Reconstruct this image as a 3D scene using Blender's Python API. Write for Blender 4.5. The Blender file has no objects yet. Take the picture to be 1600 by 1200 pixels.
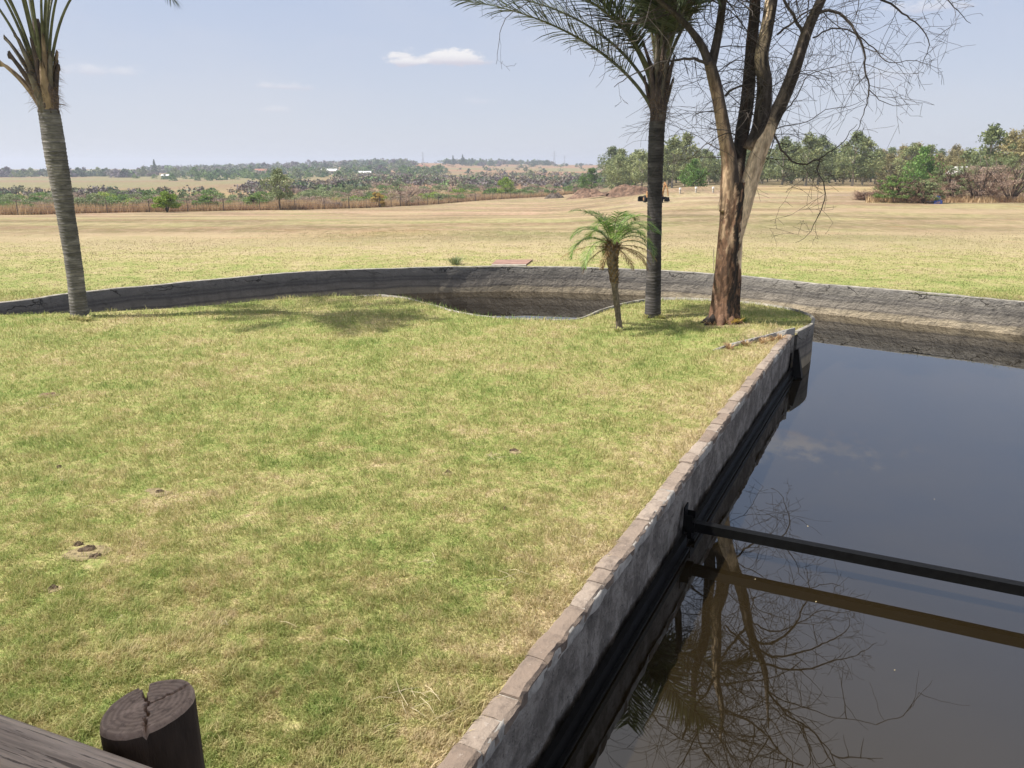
import bpy, math, random
import numpy as np
from mathutils import Vector, Matrix
from mathutils.geometry import delaunay_2d_cdt

S = bpy.context.scene
C = S.collection
R = math.radians
PITCH = R(15.92); CP, SP = math.cos(PITCH), math.sin(PITCH)
CAMZ = 3.0

# ------------------------------------------------------------ camera, sky, sun
cam = bpy.data.cameras.new('camera'); camo = bpy.data.objects.new('camera', cam); C.objects.link(camo)
camo.location = (0, 0, CAMZ); camo.rotation_euler = (R(90) - PITCH, 0, 0)
cam.sensor_width = 36; cam.lens = 27.0; cam.clip_start = 0.05; cam.clip_end = 12000
S.camera = camo
SUN_EL = R(54.0)
sun_dir = Vector((-1.0, -0.13, 0)).normalized() * math.cos(SUN_EL) + Vector((0, 0, math.sin(SUN_EL)))
sl = bpy.data.lights.new('sun', 'SUN'); sl.energy = 5.0; sl.angle = R(0.55); sl.color = (1.0, 0.95, 0.87)
so = bpy.data.objects.new('sun', sl); C.objects.link(so)
so.rotation_euler = sun_dir.to_track_quat('Z', 'Y').to_euler()
W = bpy.data.worlds.new('World'); S.world = W; W.use_nodes = True
S.view_settings.view_transform = 'Standard'; S.view_settings.look = 'None'
S.view_settings.exposure = 0.74; S.view_settings.gamma = 1.0
S.render.engine = 'CYCLES'
S.cycles.max_bounces = 6; S.cycles.volume_bounces = 0; S.cycles.transparent_max_bounces = 12
S.cycles.caustics_reflective = False; S.cycles.caustics_refractive = False


class NT:
    """small helper to write node trees"""
    def __init__(s, tree): s.t = tree; s.n = tree.nodes; s.l = tree.links
    def add(s, kind, **kw):
        n = s.n.new(kind)
        for k, v in kw.items(): setattr(n, k, v)
        return n
    def set(s, sock, v):
        if hasattr(v, 'is_output') or isinstance(v, bpy.types.NodeSocket): s.l.new(v, sock)
        elif v is not None: sock.default_value = v
    def math(s, op, a, b=None, c=None, clamp=False):
        n = s.add('ShaderNodeMath', operation=op, use_clamp=clamp); s.set(n.inputs[0], a)
        if b is not None: s.set(n.inputs[1], b)
        if c is not None: s.set(n.inputs[2], c)
        return n.outputs[0]
    def vmath(s, op, a, b=None):
        n = s.add('ShaderNodeVectorMath', operation=op); s.set(n.inputs[0], a)
        if b is not None: s.set(n.inputs[1], b)
        return n.outputs['Value'] if op in ('DOT_PRODUCT', 'LENGTH', 'DISTANCE') else n.outputs[0]
    def mix(s, f, a, b, mode='MIX'):
        n = s.add('ShaderNodeMix', data_type='RGBA', blend_type=mode)
        s.set(n.inputs['Factor'], f)
        s.set(n.inputs[6], a if not isinstance(a, tuple) else (*a, 1)[:4])
        s.set(n.inputs[7], b if not isinstance(b, tuple) else (*b, 1)[:4])
        return n.outputs[2]
    def ramp(s, f, stops, interp='LINEAR'):
        n = s.add('ShaderNodeValToRGB'); n.color_ramp.interpolation = interp
        el = n.color_ramp.elements
        while len(el) < len(stops): el.new(0.5)
        for e, (p, c) in zip(el, stops):
            e.position = p; e.color = (*c, 1)[:4] if isinstance(c, tuple) else (c, c, c, 1)
        s.set(n.inputs[0], f); return n.outputs[0]
    def maprange(s, v, a, b, c=0.0, d=1.0, smooth=True):
        n = s.add('ShaderNodeMapRange', interpolation_type='SMOOTHSTEP' if smooth else 'LINEAR')
        s.set(n.inputs[0], v)
        for i, x in enumerate((a, b, c, d)): n.inputs[i + 1].default_value = x
        return n.outputs[0]
    def noise(s, vec, scale, detail=4, rough=0.55, dist=0.0):
        n = s.add('ShaderNodeTexNoise'); s.set(n.inputs['Vector'], vec)
        n.inputs['Scale'].default_value = scale; n.inputs['Detail'].default_value = detail
        n.inputs['Roughness'].default_value = rough; n.inputs['Distortion'].default_value = dist
        return n.outputs[0]
    def scaled(s, vec, sc, loc=(0, 0, 0)):
        n = s.add('ShaderNodeMapping'); s.set(n.inputs[0], vec)
        n.inputs['Scale'].default_value = sc; n.inputs['Location'].default_value = loc
        return n.outputs[0]
    def bump(s, h, strength, dist):
        n = s.add('ShaderNodeBump'); s.set(n.inputs['Height'], h)
        n.inputs['Strength'].default_value = strength; n.inputs['Distance'].default_value = dist
        return n.outputs[0]


def raydir(u, v):
    a, b = (u - 800) / 1200, (v - 600) / 1200
    return Vector((a, CP - SP * b, -(SP + CP * b)))


def at_z(u, v, z=0.0):
    d = raydir(u, v); k = (z - CAMZ) / d.z
    return Vector((d.x * k, d.y * k, z))


def at_y(u, v, Y):
    d = raydir(u, v); k = Y / d.y
    return Vector((d.x * k, Y, CAMZ + d.z * k))


# sky: Nishita with pale dry-season haze, and a few small fair-weather clouds far away
w = NT(W.node_tree); w.n.clear()
out = w.add('ShaderNodeOutputWorld'); bg = w.add('ShaderNodeBackground'); w.l.new(bg.outputs[0], out.inputs[0])
sky = w.add('ShaderNodeTexSky', sky_type='NISHITA')
sky.sun_disc = False; sky.sun_elevation = SUN_EL
sky.sun_rotation = math.atan2(sun_dir.x, sun_dir.y)
sky.air_density = 1.0; sky.dust_density = 1.5; sky.ozone_density = 2.0; sky.altitude = 1200
tc = w.add('ShaderNodeTexCoord').outputs['Generated']
sep = w.add('ShaderNodeSeparateXYZ'); w.l.new(tc, sep.inputs[0])
elev = w.maprange(sep.outputs[2], 0.0, 0.45)
hazec = w.mix(elev, (5.3, 5.5, 6.3), (3.0, 4.25, 6.7))
hazec = w.mix(w.maprange(sep.outputs[2], 0.33, 0.72), hazec, (5.4, 5.1, 4.9))
col = w.mix(w.maprange(sep.outputs[2], 0.0, 0.7, 0.80, 0.88), sky.outputs[0], hazec)
veil = w.noise(w.scaled(tc, (1.5, 1.5, 4)), 2.0, 5, 0.6)
veil = w.maprange(veil, 0.42, 0.72)
col = w.mix(w.math('MULTIPLY', veil, 0.22), col, (5.8, 5.8, 6.2))
for (u, v, wd, hd, amt, soft) in ((690, 94, .064, .0115, 1.0, .5), (640, 99, .030, .007, .9, .5), (445, 136, .034, .007, .55, .8),
                                  (155, 113, .045, .009, .40, .9), (425, 173, .022, .006, .30, .9), (1462, 12, .05, .011, .55, .8),
                                  (745, 160, .03, .006, .22, .9), (1400, 118, .035, .01, .25, .9), (560, -160, .12, .02, .7, .8),
                                  (1250, -260, .16, .03, .7, .8)):
    d = raydir(u, v).normalized()
    right = Vector((d.y, -d.x, 0)).normalized(); up = right.cross(d).normalized()
    ax = w.vmath('DOT_PRODUCT', tc, tuple(right / wd)); ay = w.vmath('DOT_PRODUCT', tc, tuple(up / hd))
    front = w.math('GREATER_THAN', w.vmath('DOT_PRODUCT', tc, tuple(d)), 0.5)
    # flat base: squash below
    below = w.math('MULTIPLY', w.math('LESS_THAN', ay, 0.0), 0.9)
    ay = w.math('MULTIPLY', ay, w.math('ADD', below, 1.0))
    rr = w.math('SQRT', w.math('ADD', w.math('MULTIPLY', ax, ax), w.math('MULTIPLY', ay, ay)))
    nz = w.noise(w.scaled(tc, (1, 1, 2.2), (u * .01, v * .01, 0)), 38, 6, 0.62)
    f = w.math('SUBTRACT', w.math('ADD', 1.0, w.math('MULTIPLY', w.math('SUBTRACT', nz, 0.5), 3.0)), rr)
    f = w.math('MULTIPLY', w.maprange(f, -0.1, soft), amt)
    f = w.math('MULTIPLY', f, front)
    shade = w.mix(w.maprange(ay, -0.6, 0.7), (5.3, 5.2, 5.9), (7.4, 7.3, 7.4))
    col = w.mix(f, col, shade)
w.l.new(col, bg.inputs[0]); bg.inputs[1].default_value = 0.074


# ------------------------------------------------------------ helpers
def link(o, parent=None):
    C.objects.link(o)
    if parent: o.parent = parent
    return o


def tag(o, label=None, cat=None, group=None, kind=None):
    if label: o['label'] = label
    if cat: o['category'] = cat
    if group: o['group'] = group
    if kind: o['kind'] = kind
    return o


def empty(name, loc=(0, 0, 0), rz=0):
    o = bpy.data.objects.new(name, None); o.empty_display_size = 0.2; link(o)
    o.location = loc; o.rotation_euler.z = rz
    return o


def npmesh(name, V, F, mats, attrs=None, smooth=False, midx=None):
    """V (n,3) array, F list of arrays (m,k) of faces"""
    me = bpy.data.meshes.new(name)
    V = np.asarray(V, dtype=np.float32)
    Fs = [np.asarray(f, dtype=np.int32) for f in F if len(f)]
    me.vertices.add(len(V)); me.vertices.foreach_set('co', V.ravel())
    loops = np.concatenate([f.ravel() for f in Fs])
    tot = np.concatenate([np.full(len(f), f.shape[1], np.int32) for f in Fs])
    me.loops.add(len(loops)); me.loops.foreach_set('vertex_index', loops)
    me.polygons.add(len(tot))
    me.polygons.foreach_set('loop_start', np.concatenate(([0], np.cumsum(tot)[:-1])).astype(np.int32))
    for m in mats: me.materials.append(m)
    if midx is not None: me.polygons.foreach_set('material_index', np.asarray(midx, dtype=np.int32))
    me.polygons.foreach_set('use_smooth', np.full(len(tot), bool(smooth)))
    for k, a in (attrs or {}).items():
        a = np.asarray(a, dtype=np.float32)
        if a.ndim == 1:
            at = me.attributes.new(k, 'FLOAT', 'POINT'); at.data.foreach_set('value', a)
        else:
            at = me.attributes.new(k, 'FLOAT_COLOR', 'POINT')
            at.data.foreach_set('color', np.concatenate([a, np.ones((len(a), 1), np.float32)], 1).ravel())
    me.update(calc_edges=True); me.validate()
    return me


class MB:
    """collects shapes; build() links ONE mesh object"""
    def __init__(s): s.v = []; s.q = []; s.t = []; s.mq = []; s.mt = []; s.n = 0; s.a = []; s.c = []
    def put(s, V, q=(), t=(), tint=0.5, mi=0, col=None):
        V = np.asarray(V, dtype=float).reshape(-1, 3)
        if len(q): q = np.asarray(q, int) + s.n; s.q.append(q); s.mq.append(np.full(len(q), mi))
        if len(t): t = np.asarray(t, int) + s.n; s.t.append(t); s.mt.append(np.full(len(t), mi))
        s.v.append(V); s.n += len(V)
        s.a.append(np.broadcast_to(np.asarray(tint, float), (len(V),)).copy())
        s.c.append(np.broadcast_to(np.asarray(col if col is not None else (0.5, 0.5, 0.5), float), (len(V), 3)).copy())
    def tube(s, P, rad, seg=8, cap=True, tint=0.5, mi=0, colfn=None, bumpfn=None):
        P = np.asarray([tuple(p) for p in P], float); n = len(P)
        rad = np.broadcast_to(np.asarray(rad, float), (n,))
        T = np.gradient(P, axis=0); T /= np.linalg.norm(T, axis=1)[:, None] + 1e-12
        ref = np.array([0, 0, 1.0]) if abs(T[0][2]) < 0.9 else np.array([0, 1.0, 0])
        A = np.cross(T[0], ref); A /= np.linalg.norm(A)
        ang = np.arange(seg) / seg * 2 * math.pi
        rings = []
        for i in range(n):
            A = A - T[i] * A.dot(T[i]); A /= np.linalg.norm(A) + 1e-12
            B = np.cross(T[i], A)
            r = rad[i]
            if bumpfn is not None: r = r * bumpfn(i, ang)[:, None]
            rings.append(P[i] + (np.cos(ang)[:, None] * A + np.sin(ang)[:, None] * B) * r)
        V = np.concatenate(rings)
        i = np.arange(n - 1)[:, None] * seg; j = np.arange(seg)[None]; jn = (j + 1) % seg
        q = np.stack([i + j, i + jn, i + seg + jn, i + seg + j], -1).reshape(-1, 4)
        t = []
        if cap:
            V = np.concatenate([V, P[:1], P[-1:]]); a, b = n * seg, n * seg + 1
            t = [(a, (k + 1) % seg, k) for k in range(seg)] + [(b, (n - 1) * seg + k, (n - 1) * seg + (k + 1) % seg) for k in range(seg)]
        col = colfn(V) if colfn is not None else None
        s.put(V, q, t, tint, mi, col)
    def box(s, c, size, rot=None, tint=0.5, mi=0, taper=1.0):
        x, y, z = [k / 2 for k in size]
        V = np.array([(-x, -y, -z), (x, -y, -z), (x, y, -z), (-x, y, -z), (-x * taper, -y * taper, z), (x * taper, -y * taper, z), (x * taper, y * taper, z), (-x * taper, y * taper, z)])
        if rot is not None: V = V @ np.array(rot).T
        s.put(V + np.array(c), [(0, 3, 2, 1), (4, 5, 6, 7), (0, 1, 5, 4), (1, 2, 6, 5), (2, 3, 7, 6), (3, 0, 4, 7)], tint=tint, mi=mi)
    def mesh(s, name, mats, smooth=False):
        V = np.concatenate(s.v)
        F = []; mi = []
        if s.q: F.append(np.concatenate(s.q)); mi.append(np.concatenate(s.mq))
        if s.t: F.append(np.concatenate(s.t)); mi.append(np.concatenate(s.mt))
        return npmesh(name, V, F, mats, {'tint': np.concatenate(s.a), 'col': np.concatenate(s.c)}, smooth, np.concatenate(mi))
    def build(s, name, mats, parent=None, smooth=False, loc=None):
        if not isinstance(mats, (list, tuple)): mats = [mats]
        if loc is not None:
            s.v = [v - np.array(loc) for v in s.v]
        o = link(bpy.data.objects.new(name, s.mesh(name, mats, smooth)), parent)
        if loc is not None: o.location = loc
        return o


def rotz(a): c, s_ = math.cos(a), math.sin(a); return [[c, -s_, 0], [s_, c, 0], [0, 0, 1]]


def _h(ix, iy, seed):
    n = (ix.astype(np.int64) * 374761393 + iy.astype(np.int64) * 668265263 + seed * 974711) & 0xffffffff
    n = ((n ^ (n >> 13)) * 1274126177) & 0xffffffff
    return ((n ^ (n >> 16)) & 0xffff) / 65535.0


def vn(x, y, seed=0):
    x = np.asarray(x, float); y = np.asarray(y, float)
    ix = np.floor(x); iy = np.floor(y); fx = x - ix; fy = y - iy
    fx = fx * fx * (3 - 2 * fx); fy = fy * fy * (3 - 2 * fy)
    a = _h(ix, iy, seed); b = _h(ix + 1, iy, seed); c = _h(ix, iy + 1, seed); d = _h(ix + 1, iy + 1, seed)
    return (a * (1 - fx) + b * fx) * (1 - fy) + (c * (1 - fx) + d * fx) * fy


def fbm(x, y, seed=0, oct=4):
    t = 0; a = 0.5; s_ = 0
    for k in range(oct): t = t + a * vn(np.asarray(x) * 2 ** k, np.asarray(y) * 2 ** k, seed + k * 17); s_ += a; a *= 0.5
    return t / s_


def sstep(x, a, b):
    t = np.clip((np.asarray(x, float) - a) / (b - a), 0, 1); return t * t * (3 - 2 * t)


def spline(P, step):
    """centripetal Catmull-Rom through P resampled about every `step`"""
    P = [Vector(p) for p in P]; out = []
    for i in range(len(P) - 1):
        p0 = P[i - 1] if i else P[0] * 2 - P[1]; p1, p2 = P[i], P[i + 1]
        p3 = P[i + 2] if i + 2 < len(P) else P[-1] * 2 - P[-2]
        k1 = max((p1 - p0).length, 1e-6) ** .5; k2 = max((p2 - p1).length, 1e-6) ** .5; k3 = max((p3 - p2).length, 1e-6) ** .5
        t0, t1 = 0.0, k1; t2 = t1 + k2; t3 = t2 + k3
        n = max(1, int((p2 - p1).length / step + .5))
        for k in range(n):
            t = t1 + (t2 - t1) * k / n
            A1 = p0 * ((t1 - t) / (t1 - t0)) + p1 * ((t - t0) / (t1 - t0)); A2 = p1 * ((t2 - t) / (t2 - t1)) + p2 * ((t - t1) / (t2 - t1)); A3 = p2 * ((t3 - t) / (t3 - t2)) + p3 * ((t - t2) / (t3 - t2))
            B1 = A1 * ((t2 - t) / (t2 - t0)) + A2 * ((t - t0) / (t2 - t0)); B2 = A2 * ((t3 - t) / (t3 - t1)) + A3 * ((t - t1) / (t3 - t1))
            out.append(B1 * ((t2 - t) / (t2 - t1)) + B2 * ((t - t1) / (t2 - t1)))
    out.append(P[-1]); return out


# ------------------------------------------------------------ the pond outline
WATER = -0.745
g2 = lambda u, v: at_z(u, v).to_2d()
outer_px = [(0, 477), (50, 469), (100, 461.5), (180, 452.5), (265, 445), (400, 432), (530, 423.5), (600, 421), (700, 418.5), (820, 417.5), (950, 420.5),
            (1050, 425), (1156, 432.6), (1290, 446), (1450, 459.5), (1600, 473)]
outer = [Vector((-11.6, 16.75)), Vector((-11.5, 17.0))] + [g2(*p) for p in outer_px[1:]] + [Vector((14.0, 14.9)), Vector((16, 11.5)), Vector((17, 6)), Vector((17, wall[0].y if 0 else -4.8))]
wall_px = [(738, 1200), (781, 1140), (867, 1025), (902, 978), (957, 903), (998, 837), (1060, 765), (1127, 670), (1171, 613), (1205, 566), (1238, 526)]
_w = np.array([tuple(g2(*p)) for p in wall_px]); _c = np.polyfit(_w[:, 1], _w[:, 0], 2)
wall = [Vector((float(np.polyval(_c, y_)), float(y_))) for y_ in np.linspace(_w[0, 1], _w[-1, 1], 9)]
_d = (wall[1] - wall[0]).normalized(); wall = [wall[0] - _d * k for k in (9.0, 6.0, 3.0, 1.2)] + wall
head_px = [(1246, 521), (1262, 514), (1273, 504), (1268, 494), (1240, 484), (1195, 476.5), (1150, 472), (1100, 469), (1050, 467.5), (1005, 470), (960, 479), (925, 490), (895, 498.5),
           (820, 498), (760, 494), (715, 487), (670, 474), (625, 464.5), (560, 462), (480, 463.5), (400, 470), (300, 479), (200, 484.5), (130, 488), (60, 490), (0, 491)]
head = [g2(*p) for p in head_px] + [Vector((-11.45, 16.35))]
outer_s = spline(outer, 0.30); wall_s = spline(wall, 0.25); head_s = spline(head, 0.20)
pool = outer_s + wall_s + head_s
PA = np.array([tuple(p) for p in pool])


def in_pool(x, y):
    x = np.asarray(x, float); y = np.asarray(y, float); inside = np.zeros(x.shape, bool)
    m = (x > -12.5) & (x < 18) & (y > -6) & (y < 26)
    xs, ys = x[m], y[m]; ins = np.zeros(xs.shape, bool)
    n = len(PA); j = n - 1
    for i in range(n):
        xi, yi = PA[i]; xj, yj = PA[j]
        c = ((yi > ys) != (yj > ys))
        ins ^= c & (xs < (xj - xi) * (ys - yi) / ((yj - yi) + 1e-12) + xi)
        j = i
    inside[m] = ins
    return inside


def dist_poly(x, y, line):
    L = np.array([tuple(p) for p in line]); d = np.full(np.shape(x), 1e9)
    for a, b in zip(L[:-1], L[1:]):
        ab = b - a; t = np.clip(((x - a[0]) * ab[0] + (y - a[1]) * ab[1]) / (ab @ ab + 1e-12), 0, 1)
        d = np.minimum(d, np.hypot(x - a[0] - ab[0] * t, y - a[1] - ab[1] * t))
    return d


# low step wall across the headland
stepA, stepB = g2(1112, 547), g2(1232, 524)
sdir = (stepB - stepA).normalized(); snor = Vector((-sdir.y, sdir.x))
if snor.y < 0: snor = -snor
YK = [-100, 25, 40, 60, 85, 150, 250, 400, 600, 900, 1300, 1700, 2600, 5000]
DA = [3, 3, 3.25, 3.95, 5.2, 7.2, 8.6, 9.3, 9.6, 9.2, 8.6, 9.0, 14, 40]
DM = [3, 3, 3.25, 3.95, 5.2, 7.2, 8.4, 8.7, 8.0, 3.6, -3.6, -6.0, 5, 40]
DB = [3, 3, 3.15, 3.35, 3.65, 4.1, 4.5, 6, 7.0, 4.0, 1.0, 0.8, 8, 40]


def ground_h(x, y, fine=True):
    x = np.asarray(x, float); y = np.asarray(y, float)
    t = x / np.maximum(y, 20)
    a = np.interp(y, YK, DA); m = np.interp(y, YK, DM); b = np.interp(y, YK, DB)
    wm = sstep(t, -0.42, -0.15) * (0.75 + 0.5 * (fbm(t * 6, y * 0 + 3, 5, 2) - .5) * 2 * .5)
    d = a + (m - a) * wm
    wb = sstep(t, 0.02, 0.26)
    d = d + (b - d) * wb
    h = CAMZ - d
    h = h + sstep(y, 60, 400) * (fbm(x / 90, y / 90, 9, 3) - .5) * 2.0
    h = h + sstep(np.hypot(x, y), 26, 60) * (fbm(x / 9, y / 9, 4, 3) - .5) * 0.12
    if fine:
        near = 1 - sstep(y, 20, 45)
        h = h + near * (fbm(x / 1.6, y / 1.6, 2, 3) - 0.5) * 0.06
        # raised headland behind the low step wall
        s_ = (x - stepA.x) * sdir.x + (y - stepA.y) * sdir.y; n = (x - stepA.x) * snor.x + (y - stepA.y) * snor.y
        L = (stepB - stepA).length
        h = h + 0.13 * sstep(n, -0.02, 0.04) * sstep(-n, -1.8, -0.1) * sstep(s_, -0.3, 0.7) * (1 - sstep(s_, L - .0, L + .25))
    # grassed mounds by the road on the right
    for (mx, my, ms, mh) in ((22.5, 108, 7.5, 0.9), (28, 112, 8, 0.7)):
        h = h + mh * np.exp(-(((x - mx) / ms) ** 2 + ((y - my) / 4) ** 2))
    return h


def gh(x, y): return float(ground_h(np.array([x]), np.array([y]))[0])


# ------------------------------------------------------------ materials
def newmat(name):
    m = bpy.data.materials.new(name); m.use_nodes = True
    t = NT(m.node_tree); t.n.clear()
    o = t.add('ShaderNodeOutputMaterial'); b = t.add('ShaderNodeBsdfPrincipled'); t.l.new(b.outputs[0], o.inputs[0])
    b.inputs['Roughness'].default_value = 0.9
    b.inputs['Specular IOR Level'].default_value = 0.3
    return m, t, b, o


def lawn_colour(t):
    """patchy green / straw lawn colour from world position"""
    pos = t.add('ShaderNodeNewGeometry').outputs['Position']
    sep = t.add('ShaderNodeSeparateXYZ'); t.l.new(pos, sep.inputs[0])
    big = t.noise(pos, 0.55, 5, 0.62)
    mid = t.noise(t.scaled(pos, (1, 1, 1), (31, 7, 0)), 2.1, 5, 0.65)
    fin = t.noise(t.scaled(pos, (1, 1, 1), (3, 17, 0)), 11, 4, 0.7)
    L = t.math('SUBTRACT', sep.outputs[0], t.math('MULTIPLY_ADD', sep.outputs[1], 0.5115, -1.85))
    edge = t.math('MULTIPLY', t.maprange(L, -1.5, -0.1), t.maprange(sep.outputs[1], 16, 12.5))
    far = t.maprange(sep.outputs[1], 20, 36)
    dry = t.math('ADD', t.math('MULTIPLY', big, 0.50), t.math('MULTIPLY', mid, 0.50))
    dry = t.math('ADD', dry, t.math('MULTIPLY', fin, 0.65))
    dry = t.math('ADD', dry, t.math('MULTIPLY', edge, 0.13))
    dry = t.math('ADD', dry, t.math('MULTIPLY', far, 0.22))
    f = t.maprange(dry, 0.56, 1.04)
    c = t.ramp(f, [(0.0, (0.160, 0.232, 0.060)), (0.28, (0.245, 0.297, 0.090)), (0.55, (0.328, 0.338, 0.126)), (0.85, (0.420, 0.367, 0.180)), (1.0, (0.48, 0.39, 0.24))])
    return c, pos, sep, fin


def mat_ground():
    m, t, b, o = newmat('ground')
    lc, pos, sep, fin = lawn_colour(t)
    lc = t.mix(t.maprange(t.noise(pos, 45, 3, 0.7), 0.35, 0.75, 0.0, 0.55), lc, (0.10, 0.085, 0.035))
    at = t.add('ShaderNodeAttribute', attribute_name='gcol'); za = t.add('ShaderNodeAttribute', attribute_name='zone')
    streak = t.noise(t.scaled(pos, (0.10, 0.55, 1)), 1.0, 6, 0.65, 0.4)
    streak2 = t.noise(t.scaled(pos, (0.35, 2.4, 1), (9, 3, 0)), 1.0, 5, 0.7)
    grain = t.noise(pos, 0.8, 9, 0.80)
    grain2 = t.noise(t.scaled(pos, (.8, 1, 1), (33, 3, 0)), 0.5, 9, 0.78)
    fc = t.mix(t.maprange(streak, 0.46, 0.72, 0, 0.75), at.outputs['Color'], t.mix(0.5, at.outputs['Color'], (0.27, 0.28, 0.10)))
    fc = t.mix(t.maprange(streak2, 0.50, 0.80, 0, 0.5), fc, (0.33, 0.25, 0.16))
    fc = t.mix(t.maprange(streak2, 0.44, 0.20, 0, 0.50), fc, (0.20, 0.165, 0.075))
    fc = t.mix(t.maprange(grain, 0.50, 0.62, 0.0, 0.55), fc, t.mix(0.55, fc, (0.12, 0.10, 0.045)))
    fc = t.mix(t.maprange(grain2, 0.50, 0.64, 0.0, 0.55), fc, t.mix(0.5, fc, (0.42, 0.34, 0.21)))
    g3 = t.noise(t.scaled(pos, (.75, .42, 1), (13, 31, 0)), 1.0, 3, 0.6); g4 = t.noise(t.scaled(pos, (.30, .16, 1), (3, 91, 0)), 1.0, 4, 0.65)
    fc = t.mix(t.maprange(g3, 0.50, 0.60, 0.0, 0.65), fc, t.mix(0.5, fc, (0.12, 0.12, 0.04)))
    fc = t.mix(t.maprange(g4, 0.50, 0.60, 0.0, 0.50), fc, t.mix(0.5, fc, (0.33, 0.22, 0.15)))
    g5 = t.noise(t.scaled(pos, (2.6, .95, 1), (5, 71, 0)), 1.0, 3, 0.6)
    fc = t.mix(t.maprange(g5, 0.50, 0.62, 0.0, 0.60), fc, t.mix(0.5, fc, (0.10, 0.095, 0.04)))
    fc = t.mix(t.maprange(g5, 0.46, 0.36, 0.0, 0.45), fc, t.mix(0.5, fc, (0.48, 0.39, 0.26)))
    # bare reddish soil scrapes, scattered
    soil = t.noise(t.scaled(pos, (0.16, 0.85, 1), (70, 11, 0)), 1.0, 5, 0.6, 0.5)
    soilz = t.math('MULTIPLY', t.maprange(soil, 0.655, 0.70), t.maprange(sep.outputs[1], 25, 32))
    soilz = t.math('MULTIPLY', soilz, t.maprange(sep.outputs[1], 100, 70))
    fc = t.mix(t.math('MULTIPLY', soilz, 0.8), fc, (0.36, 0.175, 0.10))
    wide = t.noise(t.scaled(pos, (0.045, 0.12, 1), (5, 5, 0)), 1.0, 4, 0.6)
    fc = t.mix(t.math('MULTIPLY', t.maprange(wide, 0.5, 0.62), t.maprange(sep.outputs[1], 150, 60, 0, .5)), fc, (0.40, 0.30, 0.20))
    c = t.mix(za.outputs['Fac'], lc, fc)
    t.l.new(c, b.inputs['Base Color'])
    h = t.math('ADD', t.noise(pos, 26, 4, 0.7), t.math('MULTIPLY', t.noise(pos, 3.5, 4, 0.6), 2.0))
    t.l.new(t.bump(h, 0.9, 0.03), b.inputs['Normal'])
    b.inputs['Specular IOR Level'].default_value = 0.1
    return m


def mat_blade(name, dry=False, gain=1.0):
    m, t, b, o = newmat(name)
    at = t.add('ShaderNodeAttribute', attribute_name='tint')
    if dry:
        c = t.ramp(at.outputs['Fac'], [(0, (0.26, 0.15, 0.085)), (0.5, (0.43, 0.29, 0.16)), (1, (0.58, 0.44, 0.26))])
    else:
        lc, pos, sep, fin = lawn_colour(t)
        za = t.maprange(sep.outputs[1], 27, 40)
        lc = t.mix(za, lc, (0.33, 0.265, 0.155))
        c = t.mix(t.maprange(at.outputs['Fac'], 0.62, 0.95, 0.0, 0.8), lc, (0.52, 0.44, 0.22))
        c = t.mix(t.maprange(at.outputs['Fac'], 0.38, 0.0, 0.0, 0.55), c, (0.13, 0.21, 0.045))
        c = t.mix(1.0, c, (gain, gain, gain), 'MULTIPLY')
    t.l.new(c, b.inputs['Base Color']); b.inputs['Roughness'].default_value = 0.7
    tr = t.add('ShaderNodeBsdfTranslucent'); t.l.new(c, tr.inputs[0])
    mx = t.add('ShaderNodeMixShader'); mx.inputs[0].default_value = 0.35
    t.l.new(b.outputs[0], mx.inputs[1]); t.l.new(tr.outputs[0], mx.inputs[2]); t.l.new(mx.outputs[0], o.inputs[0])
    return m


def mat_leaf(name, c0, c1, c2, trans=0.25, rough=0.6):
    m, t, b, o = newmat(name)
    at = t.add('ShaderNodeAttribute', attribute_name='tint')
    oi = t.add('ShaderNodeObjectInfo').outputs['Random']
    f = t.math('ADD', at.outputs['Fac'], t.math('MULTIPLY', t.math('SUBTRACT', oi, 0.5), 0.45), clamp=True)
    c = t.ramp(f, [(0, c0), (0.5, c1), (1, c2)])
    t.l.new(c, b.inputs['Base Color']); b.inputs['Roughness'].default_value = rough
    tr = t.add('ShaderNodeBsdfTranslucent'); t.l.new(c, tr.inputs[0])
    mx = t.add('ShaderNodeMixShader'); mx.inputs[0].default_value = trans
    t.l.new(b.outputs[0], mx.inputs[1]); t.l.new(tr.outputs[0], mx.inputs[2]); t.l.new(mx.outputs[0], o.inputs[0])
    return m


def mat_simple(name, c, rough=0.8, vary=0.25, scale=6, bump=0.0, metallic=0.0, spec=0.3, bd=0.01, stretch=(1, 1, 1)):
    m, t, b, o = newmat(name)
    pos = t.scaled(t.add('ShaderNodeTexCoord').outputs['Object'], stretch)
    n = t.noise(pos, scale, 5, 0.65)
    lo = tuple(x * (1 - vary) for x in c); hi = tuple(min(1, x * (1 + vary)) for x in c)
    t.l.new(t.mix(t.maprange(n, 0.3, 0.7), lo, hi), b.inputs['Base Color'])
    b.inputs['Roughness'].default_value = rough; b.inputs['Metallic'].default_value = metallic
    b.inputs['Specular IOR Level'].default_value = spec
    if bump: t.l.new(t.bump(t.noise(pos, scale * 4, 5, 0.7), bump, bd), b.inputs['Normal'])
    return m


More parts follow.
